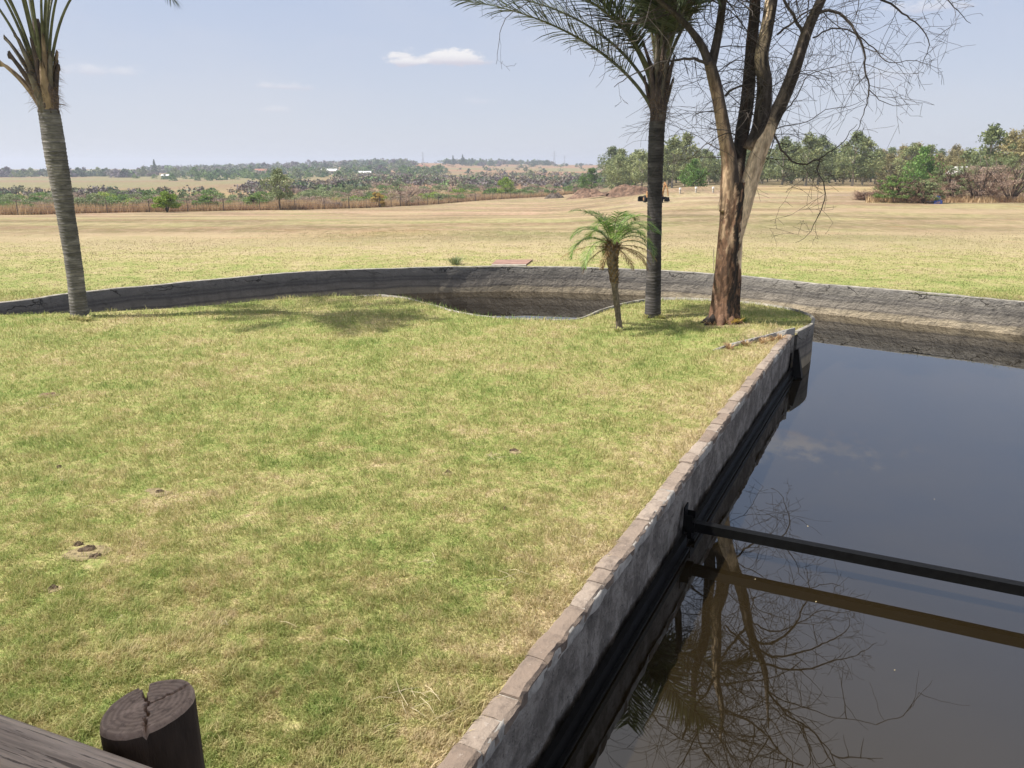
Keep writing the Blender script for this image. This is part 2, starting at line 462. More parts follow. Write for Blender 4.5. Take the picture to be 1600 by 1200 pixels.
def mat_col(name, rough=0.85, scale=40, bump=0.6, bd=0.008, vary=0.35, stretch=(1, 1, .25)):
    """uses the mesh's own 'col' attribute as base colour, plus fine grain"""
    m, t, b, o = newmat(name)
    at = t.add('ShaderNodeAttribute', attribute_name='col')
    pos = t.scaled(t.add('ShaderNodeTexCoord').outputs['Object'], stretch)
    n = t.noise(pos, scale, 6, 0.7); n2 = t.noise(pos, scale * .2, 4, 0.6)
    g = t.maprange(t.math('ADD', t.math('MULTIPLY', n, .6), t.math('MULTIPLY', n2, .4)), 0.35, 0.65, 1 - vary, 1 + vary)
    cv = t.add('ShaderNodeCombineXYZ')
    for i in range(3): t.l.new(g, cv.inputs[i])
    t.l.new(t.mix(1.0, at.outputs['Color'], cv.outputs[0], 'MULTIPLY'), b.inputs['Base Color'])
    b.inputs['Roughness'].default_value = rough
    t.l.new(t.bump(n, bump, bd), b.inputs['Normal'])
    return m


def mat_plaster():
    """old cement render of the pond walls: tide lines, stains, cracks"""
    m, t, b, o = newmat('wall_render')
    pos = t.add('ShaderNodeTexCoord').outputs['Object']
    sep = t.add('ShaderNodeSeparateXYZ'); t.l.new(pos, sep.inputs[0])
    wob = t.noise(pos, 0.7, 4, 0.6)
    z = t.math('ADD', sep.outputs[2], t.math('MULTIPLY', t.math('SUBTRACT', wob, 0.5), 0.16))
    band = t.ramp(t.maprange(z, -0.85, 0.08, 0, 1, False), [(0.0, (0.053, 0.039, 0.024)), (0.06, (0.075, 0.059, 0.041)), (0.10, (0.389, 0.318, 0.222)), (0.26, (0.404, 0.338, 0.240)),
                  (0.33, (0.17, 0.15, 0.128)), (0.37, (0.29, 0.255, 0.21)), (0.50, (0.26, 0.232, 0.195)), (0.57, (0.14, 0.128, 0.115)), (0.61, (0.22, 0.20, 0.175)), (0.66, (0.15, 0.138, 0.125)), (0.72, (0.24, 0.22, 0.19)), (0.86, (0.27, 0.25, 0.22)), (1.0, (0.36, 0.34, 0.31))])
    blot = t.noise(t.scaled(pos, (1, 1, 0.8), (4, 4, 4)), 2.6, 6, 0.68)
    c = t.mix(t.maprange(blot, 0.42, 0.75, 0, 0.65), band, t.mix(0.5, band, (0.09, 0.08, 0.07)))
    drip = t.noise(t.scaled(pos, (5, 5, 0.35)), 1.4, 4, 0.6)
    c = t.mix(t.maprange(drip, 0.52, 0.72, 0, 0.5), c, t.mix(0.5, c, (0.10, 0.09, 0.08)))
    pale = t.noise(t.scaled(pos, (1, 1, 1), (14, 2, 4)), 5.5, 6, 0.7)
    c = t.mix(t.maprange(pale, 0.58, 0.75, 0, 0.35), c, (0.40, 0.37, 0.32))
    # crack along the top joint
    vo = t.add('ShaderNodeTexVoronoi', feature='DISTANCE_TO_EDGE'); vo.inputs['Scale'].default_value = 1.1
    wv = t.vmath('ADD', t.scaled(pos, (1, 1, 2.6)), t.vmath('MULTIPLY', t.add('ShaderNodeTexNoise').outputs[1], (0.0, 0.0, 0.0)))
    wn = t.add('ShaderNodeTexNoise'); t.l.new(pos, wn.inputs['Vector']); wn.inputs['Scale'].default_value = 6; wn.inputs['Detail'].default_value = 4
    t.l.new(t.vmath('ADD', t.scaled(pos, (1, 1, 2.6)), t.vmath('MULTIPLY', wn.outputs[1], (0.5, 0.5, 0.5))), vo.inputs['Vector'])
    crack = t.math('MULTIPLY', t.maprange(vo.outputs['Distance'], 0.022, 0.006), t.maprange(sep.outputs[2], -0.22, -0.12))
    crack = t.math('MULTIPLY', crack, t.maprange(t.noise(pos, 0.9, 2), 0.45, 0.55))
    c = t.mix(t.math('MULTIPLY', crack, 0.85), c, (0.04, 0.035, 0.03))
    t.l.new(c, b.inputs['Base Color']); b.inputs['Roughness'].default_value = 0.93
    h = t.math('ADD', t.noise(t.scaled(pos, (1, 1, 1.6)), 14, 6, 0.7), t.math('MULTIPLY', t.noise(pos, 3.4, 4, 0.6), 2.2))
    h = t.math('SUBTRACT', h, t.math('MULTIPLY', crack, 2.0))
    t.l.new(t.bump(h, 0.9, 0.035), b.inputs['Normal'])
    return m


def mat_coping():
    m, t, b, o = newmat('coping')
    pos = t.add('ShaderNodeTexCoord').outputs['Object']
    at = t.add('ShaderNodeAttribute', attribute_name='tint')
    c = t.ramp(at.outputs['Fac'], [(0, (0.215, 0.165, 0.130)), (0.5, (0.265, 0.212, 0.172)), (1, (0.32, 0.265, 0.22))])
    n = t.noise(pos, 7, 6, 0.7)
    c = t.mix(t.maprange(n, 0.45, 0.68, 0, 0.75), c, (0.145, 0.115, 0.095))
    n2 = t.noise(t.scaled(pos, (1, 1, 1), (7, 1, 2)), 30, 5, 0.75)
    c = t.mix(t.maprange(n2, 0.60, 0.72, 0, 0.7), c, (0.50, 0.45, 0.40))
    t.l.new(c, b.inputs['Base Color']); b.inputs['Roughness'].default_value = 0.95
    t.l.new(t.bump(t.math('ADD', n, t.math('MULTIPLY', n2, .6)), 0.8, 0.02), b.inputs['Normal'])
    return m


def mat_water():
    m, t, b, o = newmat('water')
    pos = t.add('ShaderNodeNewGeometry').outputs['Position']
    b.inputs['Base Color'].default_value = (0.034, 0.026, 0.015, 1)
    n0 = t.noise(pos, 0.35, 3, 0.5)
    t.l.new(t.mix(n0, (0.010, 0.0070, 0.0032), (0.017, 0.012, 0.0055)), b.inputs['Base Color'])
    b.inputs['Roughness'].default_value = 0.012; b.inputs['IOR'].default_value = 2.1
    b.inputs['Specular IOR Level'].default_value = 0.5
    n = t.noise(t.scaled(pos, (1, 1, 1)), 1.6, 3, 0.5)
    t.l.new(t.bump(n, 0.05, 0.010), b.inputs['Normal'])
    return m


def mat_wood(name, base, dark, rings=False):
    m, t, b, o = newmat(name)
    pos = t.add('ShaderNodeTexCoord').outputs['Object']
    if rings:
        r = t.vmath('LENGTH', t.scaled(pos, (1, 1, 0)))
        wv = t.math('SINE', t.math('MULTIPLY_ADD', r, 620, t.math('MULTIPLY', t.noise(pos, 14, 4), 9)))
        g = t.noise(pos, 70, 5, 0.75)
        c = t.mix(t.maprange(wv, -1, 1, 0, 0.35), base, dark)
        c = t.mix(t.maprange(g, 0.45, 0.72, 0, 0.8), c, dark)
        c = t.mix(t.maprange(t.noise(pos, 18, 4, .7), 0.50, 0.7, 0, 0.5), c, tuple(x * 1.5 for x in base))
        h = g
    else:
        g = t.noise(t.scaled(pos, (1, 14, 14)), 3.0, 6, 0.7)
        g2_ = t.noise(t.scaled(pos, (1, 30, 30)), 5.0, 5, 0.7)
        c = t.mix(t.maprange(g, 0.38, 0.66, 0, 0.8), base, dark)
        c = t.mix(t.maprange(g2_, 0.56, 0.60, 0, 0.8), c, tuple(x * .35 for x in dark))
        h = t.math('ADD', g, g2_)
    t.l.new(c, b.inputs['Base Color']); b.inputs['Roughness'].default_value = 0.85
    t.l.new(t.bump(h, 0.7, 0.004), b.inputs['Normal'])
    return m


M = dict(
    ground=mat_ground(), blade=mat_blade('grass_blade', gain=1.12), dryblade=mat_blade('dry_blade', True), fieldblade=mat_blade('field_blade', gain=.66),
    wall=mat_plaster(), coping=mat_coping(), water=mat_water(),
    rim=mat_simple('rim', (0.27, 0.25, 0.215), vary=.4, scale=5, bump=.5),
    mortar=mat_simple('mortar', (0.36, 0.34, 0.31), vary=.35, scale=9, bump=.6),
    steel=mat_simple('black_steel', (0.0045, 0.0045, 0.0045), rough=.5, vary=.4, scale=20, spec=.12, bump=.1, bd=.002),
    palmtrunk=mat_col('palm_trunk', scale=30, vary=.4, stretch=(.35, .35, 2.2), bump=.8, bd=.01),
    bark=mat_col('bark', scale=22, vary=.45, bump=.9, bd=.02, stretch=(1, 1, .22)),
    twig=mat_simple('twig', (0.075, 0.062, 0.052), vary=.4, scale=3),
    fibre=mat_leaf('palm_fibre', (0.09, 0.05, 0.025), (0.21, 0.13, 0.065), (0.32, 0.22, 0.12), .2),
    frond=mat_leaf('frond_leaf', (0.041, 0.057, 0.027), (0.081, 0.108, 0.051), (0.169, 0.196, 0.101), .22, .40),
    frond_small=mat_leaf('small_frond_leaf', (0.046, 0.111, 0.018), (0.111, 0.215, 0.036), (0.260, 0.351, 0.091), .3, .4),
    deadfrond=mat_leaf('dead_frond', (0.12, 0.06, 0.025), (0.30, 0.19, 0.08), (0.45, 0.33, 0.16), .2),
    stalk=mat_simple('frond_stalk', (0.11, 0.115, 0.06), rough=.55, vary=.4, scale=5),
    stump=mat_simple('leaf_base', (0.27, 0.195, 0.13), rough=.8, vary=.6, scale=7, bump=.7, stretch=(1, 1, .3)),
    stumpdark=mat_simple('leaf_base_dark', (0.095, 0.070, 0.062), rough=.8, vary=.6, scale=9, bump=.7, stretch=(1, 1, .3)),
    stumpgrey=mat_simple('leaf_base_grey', (0.145, 0.125, 0.10), rough=.8, vary=.6, scale=9, bump=.7, stretch=(1, 1, .3)),
    lg=mat_leaf('leaf_green', (0.060, 0.118, 0.023), (0.127, 0.220, 0.051), (0.254, 0.338, 0.094)),
    lgrey=mat_leaf('leaf_greygreen', (0.109, 0.145, 0.064), (0.200, 0.245, 0.109), (0.326, 0.362, 0.181)),
    lbrown=mat_leaf('leaf_brown', (0.171, 0.122, 0.098), (0.318, 0.232, 0.182), (0.488, 0.366, 0.281), .1),
    lyel=mat_leaf('leaf_yellowgreen', (0.115, 0.196, 0.023), (0.218, 0.322, 0.040), (0.345, 0.425, 0.081)),
    lgold=mat_leaf('leaf_gold', (0.270, 0.195, 0.045), (0.450, 0.315, 0.075), (0.600, 0.465, 0.135)),
    lgum=mat_leaf('leaf_gum', (0.102, 0.139, 0.058), (0.205, 0.241, 0.102), (0.367, 0.389, 0.175)),
    lgumdry=mat_leaf('leaf_gumdry', (0.144, 0.138, 0.054), (0.264, 0.228, 0.102), (0.384, 0.324, 0.156)),
    lbright=mat_leaf('leaf_bright', (0.045, 0.10, 0.02), (0.10, 0.20, 0.04), (0.18, 0.29, 0.07)),
    ldark=mat_leaf('leaf_dark', (0.030, 0.059, 0.022), (0.067, 0.111, 0.045), (0.119, 0.171, 0.067)),
    lpurple=mat_leaf('leaf_purple', (0.109, 0.090, 0.117), (0.200, 0.164, 0.200), (0.290, 0.254, 0.271), .1),
    gumbark=mat_simple('gum_bark', (0.36, 0.32, 0.26), vary=.35, scale=1.5),
    darkbark=mat_simple('dark_bark', (0.09, 0.07, 0.055), vary=.4, scale=2),
    soil=mat_simple('soil', (0.17, 0.105, 0.07), vary=.5, scale=1.6, bump=.8, bd=.1),
    soildark=mat_simple('soil_dark', (0.10, 0.07, 0.045), vary=.5, scale=18, bump=.8, bd=.01),
    baresoil=mat_simple('bare_soil', (0.25, 0.20, 0.11), vary=.5, scale=30, bump=.8, bd=.01),
    slab=mat_simple('slab', (0.27, 0.165, 0.13), vary=.25, scale=2.5, bump=.3),
    concrete=mat_simple('concrete', (0.46, 0.42, 0.36), vary=.25, scale=6, bump=.4),
    straw=mat_simple('straw', (0.42, 0.36, 0.23), vary=.3, scale=10),
    post_side=mat_wood('post_side', (0.028, 0.022, 0.018), (0.012, 0.010, 0.009)),
    post_top=mat_wood('post_top', (0.50, 0.37, 0.29), (0.15, 0.11, 0.088), True),
    rail=mat_wood('rail', (0.78, 0.63, 0.51), (0.38, 0.30, 0.24)),
    shade_thatch=mat_simple('shade_thatch', (0.20, 0.16, 0.10), vary=.4, scale=10, bump=.6),
    fencewood=mat_simple('fence_wood', (0.13, 0.10, 0.08), vary=.3, scale=4),
    wire=mat_simple('wire', (0.16, 0.15, 0.15), rough=.5, vary=.1),
    white=mat_simple('white_paint', (0.78, 0.77, 0.74), vary=.08, scale=2),
    house_wall=mat_simple('house_wall', (0.55, 0.50, 0.44), vary=.1, scale=1),
    roof_red=mat_simple('roof_tile', (0.27, 0.12, 0.08), vary=.2, scale=1),
    roof_white=mat_simple('roof_white', (0.70, 0.70, 0.70), vary=.06, scale=1),
    glass=mat_simple('dark_glass', (0.03, 0.035, 0.04), rough=.15, spec=.6),
    yellow=mat_simple('machine_yellow', (0.33, 0.18, 0.075), rough=.7, vary=.5, scale=5),
    rubber=mat_simple('rubber', (0.02, 0.019, 0.018), rough=.8),
    blue=mat_simple('blue_plastic', (0.06, 0.13, 0.48), rough=.5, vary=.2),
    grey=mat_simple('grey_sheet', (0.35, 0.37, 0.40), rough=.6),
    pylon=mat_simple('pylon_steel', (0.20, 0.20, 0.21), rough=.6),
)

# ------------------------------------------------------------ ground sheet with the pond cut out
rng = np.random.default_rng(7)


def build_ground():
    rows = [2.4]
    while rows[-1] < 4600: rows.append(rows[-1] * 1.027)
    rows = np.array(rows)
    cols = np.sinh(np.linspace(-1, 1, 125) * 1.7) / np.sinh(1.7) * 1.9
    X = (rows[:, None] * cols[None]).ravel(); Y = np.repeat(rows, len(cols))
    X = X + rng.uniform(-.2, .2, X.shape) * Y * .008; Y = Y + rng.uniform(-.2, .2, Y.shape) * Y * .02
    gx, gy = np.meshgrid(np.arange(-80, 81, 5.0), np.arange(-60, 2.3, 3.0))
    X = np.concatenate([X, gx.ravel()]); Y = np.concatenate([Y, gy.ravel()])
    keep = ~in_pool(X, Y); X, Y = X[keep], Y[keep]
    keep = dist_poly(X, Y, pool + [pool[0]]) > 0.12; X, Y = X[keep], Y[keep]
    pts = [Vector((a, b)) for a, b in zip(X, Y)]
    n0 = len(pts); pts += [Vector((p.x, p.y)) for p in pool]
    edges = [(n0 + i, n0 + (i + 1) % len(pool)) for i in range(len(pool))]
    for off in (-0.02, 0.05):
        n1 = len(pts); L = (stepB - stepA).length; k = 14
        for i in range(k): pts.append(stepA + sdir * (L - .1) * i / (k - 1) + snor * off)
        edges += [(n1 + i, n1 + i + 1) for i in range(k - 1)]
    v, e, f, _, _, _ = delaunay_2d_cdt(pts, edges, [], 0, 1e-6)
    V = np.array([tuple(p) for p in v]); F = np.array([x for x in f if len(x) == 3])
    c = V[F].mean(1); F = F[~in_pool(c[:, 0], c[:, 1])]
    a, b_, d = V[F[:, 0]], V[F[:, 1]], V[F[:, 2]]
    cr = (b_[:, 0] - a[:, 0]) * (d[:, 1] - a[:, 1]) - (b_[:, 1] - a[:, 1]) * (d[:, 0] - a[:, 0])
    F[cr < 0] = F[cr < 0][:, ::-1]
    x, y = V[:, 0], V[:, 1]
    dp = dist_poly(x, y, pool + [pool[0]])
    z = ground_h(x, y); z = np.where(dp < 0.05, np.minimum(z, -0.01), z)
    t = x / np.maximum(y, 20)
    # colours by land use
    def C3(*a_): return np.array(a_)[None]
    n1 = fbm(x / 14, y / 14, 21, 4)[:, None]; n2 = fbm(x / 60, y / 40, 31, 4)[:, None]; n3 = fbm(x / 220, y / 120, 41, 3)[:, None]
    tan = C3(.225, .172, .105); green = C3(.165, .185, .065); sand = C3(.27, .178, .128); soil_ = C3(.24, .15, .09)
    col = tan + (green - tan) * sstep(n1, .42, .66) * .55
    col = col + (green * 1.05 - col) * (1 - sstep(y, 27, 40))[:, None] * .6
    # pale graded soil before the fence
    sa = (sstep(y, 52, 75) * (1 - sstep(t, .5, .7)))[:, None] * (0.35 + .65 * sstep(n1, .35, .6))
    col = col + (sand - col) * sa
    br = (np.exp(-((y - 40 - 6 * t) / 4.5) ** 2) * (1 - sstep(t, -.14, -.05)) * sstep(t, -.55, -.40))[:, None] * sstep(n1, .40, .56)
    col = col + (soil_ * 1.15 - col) * br * .75
    # road area right
    rd = (np.exp(-((y - 92 - 22 * (t - .25)) / 12) ** 2) * sstep(t, .10, .19) * (1 - sstep(t, .42, .52)))[:, None]
    col = col + (C3(.36, .275, .215) - col) * rd * .9
    litter_shade = (sstep(y + 8 * (n1[:, 0] - .5), 158, 172) * sstep(t, .09, .13))[:, None]  # brown leaf litter plus shadow under the gum belt, painted into the ground colour
    col = col + (C3(.115, .09, .055) - col) * litter_shade * .9
    gy_ = (np.exp(-((y - 135) / 14) ** 2) * sstep(t, .2, .24) * (1 - sstep(t, .46, .5)))[:, None] * (1 - litter_shade)
    col = col + (C3(.40, .29, .11) - col) * gy_ * .6
    # beyond the fence
    fy = np.interp(t, [-.66, -.54, -.375, -.216, -.10, .01, .15], [82, 90, 100, 113, 150, 192, 230])
    bf = (sstep(y - fy, 0, 3) * (1 - sstep(t, .06, .14)))[:, None]
    veld = C3(.30, .185, .105) + (C3(.23, .20, .09) - C3(.30, .185, .105)) * sstep(n2, .42, .6)
    col = col + (veld - col) * bf
    far = (sstep(y, 240, 330) * (1 - sstep(t, .10, .16)))[:, None]
    farc = C3(.20, .128, .08) + (C3(.17, .16, .075) - C3(.20, .128, .08)) * sstep(n3, .40, .58)
    redf = sstep(t, -.30, -.12)[:, None] * sstep(n2, .40, .52)
    farc = farc + (C3(.29, .115, .07) - farc) * redf * .85
    col = col + (farc - col) * far
    st = (fbm(x / 26, y / 5.5, 55, 4)[:, None] - .5); st2 = (fbm(x / 6, y / 3.5, 57, 4)[:, None] - .5)
    ms = (sstep(y, 30, 45) * (1 - sstep(y, 150, 220)))[:, None]
    col = col * (1 + np.clip(ms * (st * 2.2 + st2 * 1.6), -.45, .45)) * (0.9 + .2 * n1)
    col = col + (C3(.25, .165, .105) - col) * ms * sstep(-st, .03, .11) * .7
    col = col + (C3(.27, .265, .12) - col) * ms * sstep(st2, .03, .12) * .5
    zone = sstep(y + 8 * (n1[:, 0] - .5), 24, 42) * 0.95
    zone = np.maximum(zone, 0.0)
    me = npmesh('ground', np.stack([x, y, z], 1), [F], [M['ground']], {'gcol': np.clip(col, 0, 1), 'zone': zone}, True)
    o = link(bpy.data.objects.new('ground', me)); tag(o, kind='structure')


build_ground()

mb = MB()
mb.put([(-14, -7, WATER), (19, -7, WATER), (19, 26, WATER), (-14, 26, WATER)], [(0, 1, 2, 3)])
tag(mb.build('water', M['water']), kind='structure')
mb = MB()
mb.put([(-14, -7, -1.9), (19, -7, -1.9), (19, 26, -1.9), (-14, 26, -1.9)], [(0, 1, 2, 3)])
tag(mb.build('pond_bed', M['soildark']), kind='structure')


# ------------------------------------------------------------ walls
def side_normals(P):
    P = np.array([tuple(p) for p in P]); T = np.gradient(P, axis=0); T /= np.linalg.norm(T, axis=1)[:, None]
    return P, np.stack([T[:, 1], -T[:, 0]], 1)  # right-hand side of travel


def ribbon_wall(mb, line, side, top, bottom, width, rows=9, rough=.018, seed=1, taperfn=None, batter=0.0, mi_face=0, mi_top=1):
    """wall standing on the bank: face towards the water on `side` (+1 right of travel), body behind it"""
    P, N = side_normals(line); N = N * side; n = len(P)
    s = np.concatenate(([0], np.cumsum(np.linalg.norm(np.diff(P, axis=0), axis=1))))
    tp = np.array([top if taperfn is None else taperfn(k, s[-1]) for k in s]) + (fbm(s * 1.3, s * 0, seed + 5, 3) - .5) * .03
    zz = np.linspace(0, 1, rows); V = []
    for r in zz:
        z = bottom + (tp - bottom) * r
        off = (fbm(s * 2.2, np.full(n, r * 3.0), seed, 4) - .5) * rough * 2 + batter * (1 - r) ** 1.5
        off = off + (0.012 if r > .93 else 0) * 0
        V.append(np.stack([P[:, 0] + N[:, 0] * off, P[:, 1] + N[:, 1] * off, z], 1))
    V = np.concatenate(V)
    i = np.arange(rows - 1)[:, None] * n; j = np.arange(n - 1)[None]
    q = np.stack([i + j, i + j + 1, i + n + j + 1, i + n + j], -1).reshape(-1, 4)
    if side < 0: q = q[:, ::-1]
    mb.put(V, q, mi=mi_face)
    topv = V[-n:]
    b1 = topv + np.stack([N[:, 0] * -.012, N[:, 1] * -.012, np.full(n, .010)], 1)
    jit = (fbm(s * 3.1, s * 0 + 9, seed + 3, 3) - .5) * .05
    back = np.stack([P[:, 0] - N[:, 0] * (width + jit), P[:, 1] - N[:, 1] * (width + jit), tp + .012], 1)
    low = back.copy(); low[:, 2] = tp - .45
    V2 = np.concatenate([topv, b1, back, low])
    i = np.arange(3)[:, None] * n
    q = np.stack([i + j, i + j + 1, i + n + j + 1, i + n + j], -1).reshape(-1, 4)
    if side < 0: q = q[:, ::-1]
    mb.put(V2, q, mi=mi_top)
    for e in (0, n - 1):   # end caps
        a = np.array([V[e], V[(rows - 1) * n + e], back[e], np.array([back[e][0], back[e][1], bottom])])
        mb.put(a, [(0, 1, 2, 3)], mi=mi_face)


# polylines run left->right on the outer bank: water lies on the right-hand side
of = spline(outer, 0.09)
mb = MB(); ribbon_wall(mb, of, 1, 0.02, -1.2, 0.10, rows=14, rough=.022, seed=3, batter=.05)
o = mb.build('pond_wall', [M['wall'], M['rim']], smooth=True)
tag(o, 'long curved cement wall with dark tide lines round the far bank of the pond', 'wall')
hf = spline(head, 0.07)
mb = MB(); _q = g2(610, 463.5); _i = min(range(len(hf)), key=lambda i: (hf[i] - _q).length); KL = sum((hf[i + 1] - hf[i]).length for i in range(_i))
ribbon_wall(mb, hf, 1, 0.035, -1.2, 0.055, rows=12, rough=.014, seed=8, taperfn=lambda k, T_: .030 - .085 * float(sstep(k, KL + .2, KL + 1.5)) - .03 * float(1 - sstep(abs(k - KL + 3.2), 2.2, 3.4)))
o = mb.build('kerb_wall', [M['wall'], M['rim']], smooth=True)
tag(o, 'thin pale cement kerb wall around the rounded lawn tip and the inner bay', 'wall')

# straight retaining wall with brick-on-edge coping
wf = spline(wall, 0.06)
root = empty('retaining_wall', (wall[5].x, wall[5].y, 0))
tag(root, 'straight rough retaining wall with pale brick coping between lawn and dark water', 'wall')
LOC = np.array(root.location)
P, N = side_normals(wf); n = len(P)
s = np.concatenate(([0], np.cumsum(np.linalg.norm(np.diff(P, axis=0), axis=1))))
mb = MB(); rows = 16; V = []
for r in np.linspace(0, 1, rows):
    off = (fbm(s * 2.6, np.full(n, r * 3.5), 77, 5) - .5) * .07 - .01 + (fbm(s * 11, np.full(n, r * 9.5), 78, 3) - .5) * .02
    V.append(np.stack([P[:, 0] + N[:, 0] * off, P[:, 1] + N[:, 1] * off, np.full(n, -1.2 + 1.185 * r)], 1))
V = np.concatenate(V); i = np.arange(rows - 1)[:, None] * n; j = np.arange(n - 1)[None]
mb.put(V - LOC, np.stack([i + j, i + j + 1, i + n + j + 1, i + n + j], -1).reshape(-1, 4))
# far end face of the wall
e = n - 1; T = np.array([-N[e][1], N[e][0]])
q0 = P[e]; q1 = P[e] - N[e] * .15
mb.put(np.array([(q0[0], q0[1], -1.2), (q0[0], q0[1], -.015), (q1[0], q1[1], -.015), (q1[0], q1[1], -1.2)]) - LOC, [(0, 1, 2, 3), ])
def mat_rough():
    m, t, b, o = newmat('rough_wall')
    pos = t.add('ShaderNodeTexCoord').outputs['Object']; sep = t.add('ShaderNodeSeparateXYZ'); t.l.new(pos, sep.inputs[0])
    n1 = t.noise(pos, 3.2, 7, 0.72); n2 = t.noise(t.scaled(pos, (1, 1, 1), (5, 2, 9)), 17, 6, 0.75); n3 = t.noise(t.scaled(pos, (1, 1, .3), (1, 8, 3)), 5, 5, 0.7)
    c = t.mix(t.maprange(n1, 0.40, 0.62), (0.19, 0.170, 0.152), (0.38, 0.345, 0.31))
    c = t.mix(t.maprange(n2, 0.55, 0.66, 0, .75), c, (0.07, 0.062, 0.055)); c = t.mix(t.maprange(n2, 0.40, 0.32, 0, .6), c, (0.48, 0.45, 0.41))
    c = t.mix(t.maprange(n3, 0.52, 0.66, 0, .6), c, (0.13, 0.115, 0.10))
    c = t.mix(t.maprange(t.math('ADD', sep.outputs[2], t.math('MULTIPLY', n1, .3)), -.40, -.52), c, (0.05, 0.044, 0.038))
    t.l.new(c, b.inputs['Base Color']); b.inputs['Roughness'].default_value = .95
    t.l.new(t.bump(t.math('ADD', n1, t.math('MULTIPLY', n2, .7)), 1.0, .05), b.inputs['Normal']); return m
M['roughwall'] = mat_rough()
mb.build('wall_face', M['roughwall'], root, smooth=True)
mb = MB(); lip = MB(); random.seed(4)
pos = 0.0; tot = s[-1]
while pos < tot - .03:
    L = random.uniform(.20, .30) if random.random() < .75 else random.uniform(.34, .5)
    L = min(L, tot - pos); a0, a1 = pos + .006, pos + L - .004; pos += L
    k = max(2, int(L / .045)); ss = np.linspace(a0, a1, k + 1)
    xs = np.interp(ss, s, P[:, 0]); ys = np.interp(ss, s, P[:, 1]); nx = np.interp(ss, s, N[:, 0]); ny = np.interp(ss, s, N[:, 1])
    wi = .148 + random.uniform(-.016, .012); ov = random.uniform(-.004, .012); dz = random.uniform(-.008, .008) + .045
    tw = random.uniform(-.012, .012)
    VV = []
    prof = [(ov, -.05), (ov + .004, dz - .022), (ov - .016, dz - .002), (ov - .07, dz + .002), (ov - wi + .02, dz), (ov - wi, dz - .018), (ov - wi - .004, -.08)]
    for ii in range(len(ss)):
        endr = 0.006 if ii in (0, len(ss) - 1) else 0
        for jj, (oo, z0) in enumerate(prof):
            chip = (vn(ss[ii] * 17, jj * 3.3, 90) - .5) * (.022 if jj in (1, 2, 5) else .010)
            oo2 = oo + chip + tw * (ii / k - .5)
            z1 = z0 + (vn(ss[ii] * 23, jj * 5.1, 91) - .5) * .010 - (endr if 0 < jj < 6 else 0)
            VV.append((xs[ii] + nx[ii] * oo2, ys[ii] + ny[ii] * oo2, z1))
    m_ = len(prof); ii = np.arange(len(ss) - 1)[:, None] * m_; jj = np.arange(m_ - 1)[None]
    q = np.stack([ii + jj, ii + jj + 1, ii + m_ + jj + 1, ii + m_ + jj], -1).reshape(-1, 4)
    VV = np.array(VV)
    caps = [tuple(range(m_))]
    t_ = [(0, jj_, jj_ + 1) for jj_ in range(1, m_ - 1)]; b0 = (len(ss) - 1) * m_
    t_ += [(b0, b0 + jj_ + 1, b0 + jj_) for jj_ in range(1, m_ - 1)]
    mb.put(VV - LOC, q[:, ::-1], [x[::-1] for x in t_], tint=random.random())
mb.build('coping', M['coping'], root, smooth=False)
# mortar bed under and between the coping bricks
V = []
for oo, z0 in ((.006, -.07), (.009, .010), (-.006, .030), (-.125, .026), (-.13, -.08)):
    o2 = oo + (fbm(s * 6, s * 0 + oo * 9, 60, 3) - .5) * .03
    V.append(np.stack([P[:, 0] + N[:, 0] * o2, P[:, 1] + N[:, 1] * o2, z0 + (fbm(s * 8, s * 0 + z0 * 30, 61, 3) - .5) * .016], 1))
V = np.concatenate(V); i = np.arange(4)[:, None] * n
mb = MB(); mb.put(V - LOC, np.stack([i + j, i + j + 1, i + n + j + 1, i + n + j], -1).reshape(-1, 4))
mb.build('mortar_bed', M['mortar'], root, smooth=True)

# low step wall across the headland
mb = MB(); L = (stepB - stepA).length
k = 40; pts = [stepA + sdir * (L + .12) * i / k for i in range(k + 1)]
ribbon_wall(mb, pts[::-1], -1 if (Vector((-sdir.y * -1, sdir.x * -1))).dot(snor) > 0 else 1, .11, -.2, .05, rows=6, rough=.02, seed=31,
            taperfn=lambda a, T_: .0 + .125 * (1 - a / T_) ** .7)
o = mb.build('step_wall', [M['wall'], M['wall']], smooth=True)
tag(o, 'low broken cement step sinking into the lawn behind the end of the coping', 'wall')

# black steel runner along the wall, with brackets, and the cross bar over the water
def off_line(o_, z, sa, sb, m=60):
    ss = np.linspace(sa, sb, m)
    x = np.interp(ss, s, P[:, 0]); y = np.interp(ss, s, P[:, 1]); nx = np.interp(ss, s, N[:, 0]); ny = np.interp(ss, s, N[:, 1])
    return np.stack([x + nx * o_, y + ny * o_, np.full(m, z)], 1)
def rect_sweep(mb, A, B, C_, D_):
    n_ = len(A); V = np.concatenate([A, B, C_, D_]); j = np.arange(n_ - 1)
    q = []
    for a, b in ((0, 1), (1, 2), (2, 3), (3, 0)):
        q.append(np.stack([a * n_ + j, a * n_ + j + 1, b * n_ + j + 1, b * n_ + j], -1))
    mb.put(V, np.concatenate(q + [np.array([[0, n_, 2 * n_, 3 * n_], [n_ - 1, 4 * n_ - 1, 3 * n_ - 1, 2 * n_ - 1]])]))
bar0 = at_y(1066, 822, 7.13)
kbar = float(s[np.argmin(np.hypot(P[:, 0] - bar0.x, P[:, 1] - bar0.y))])
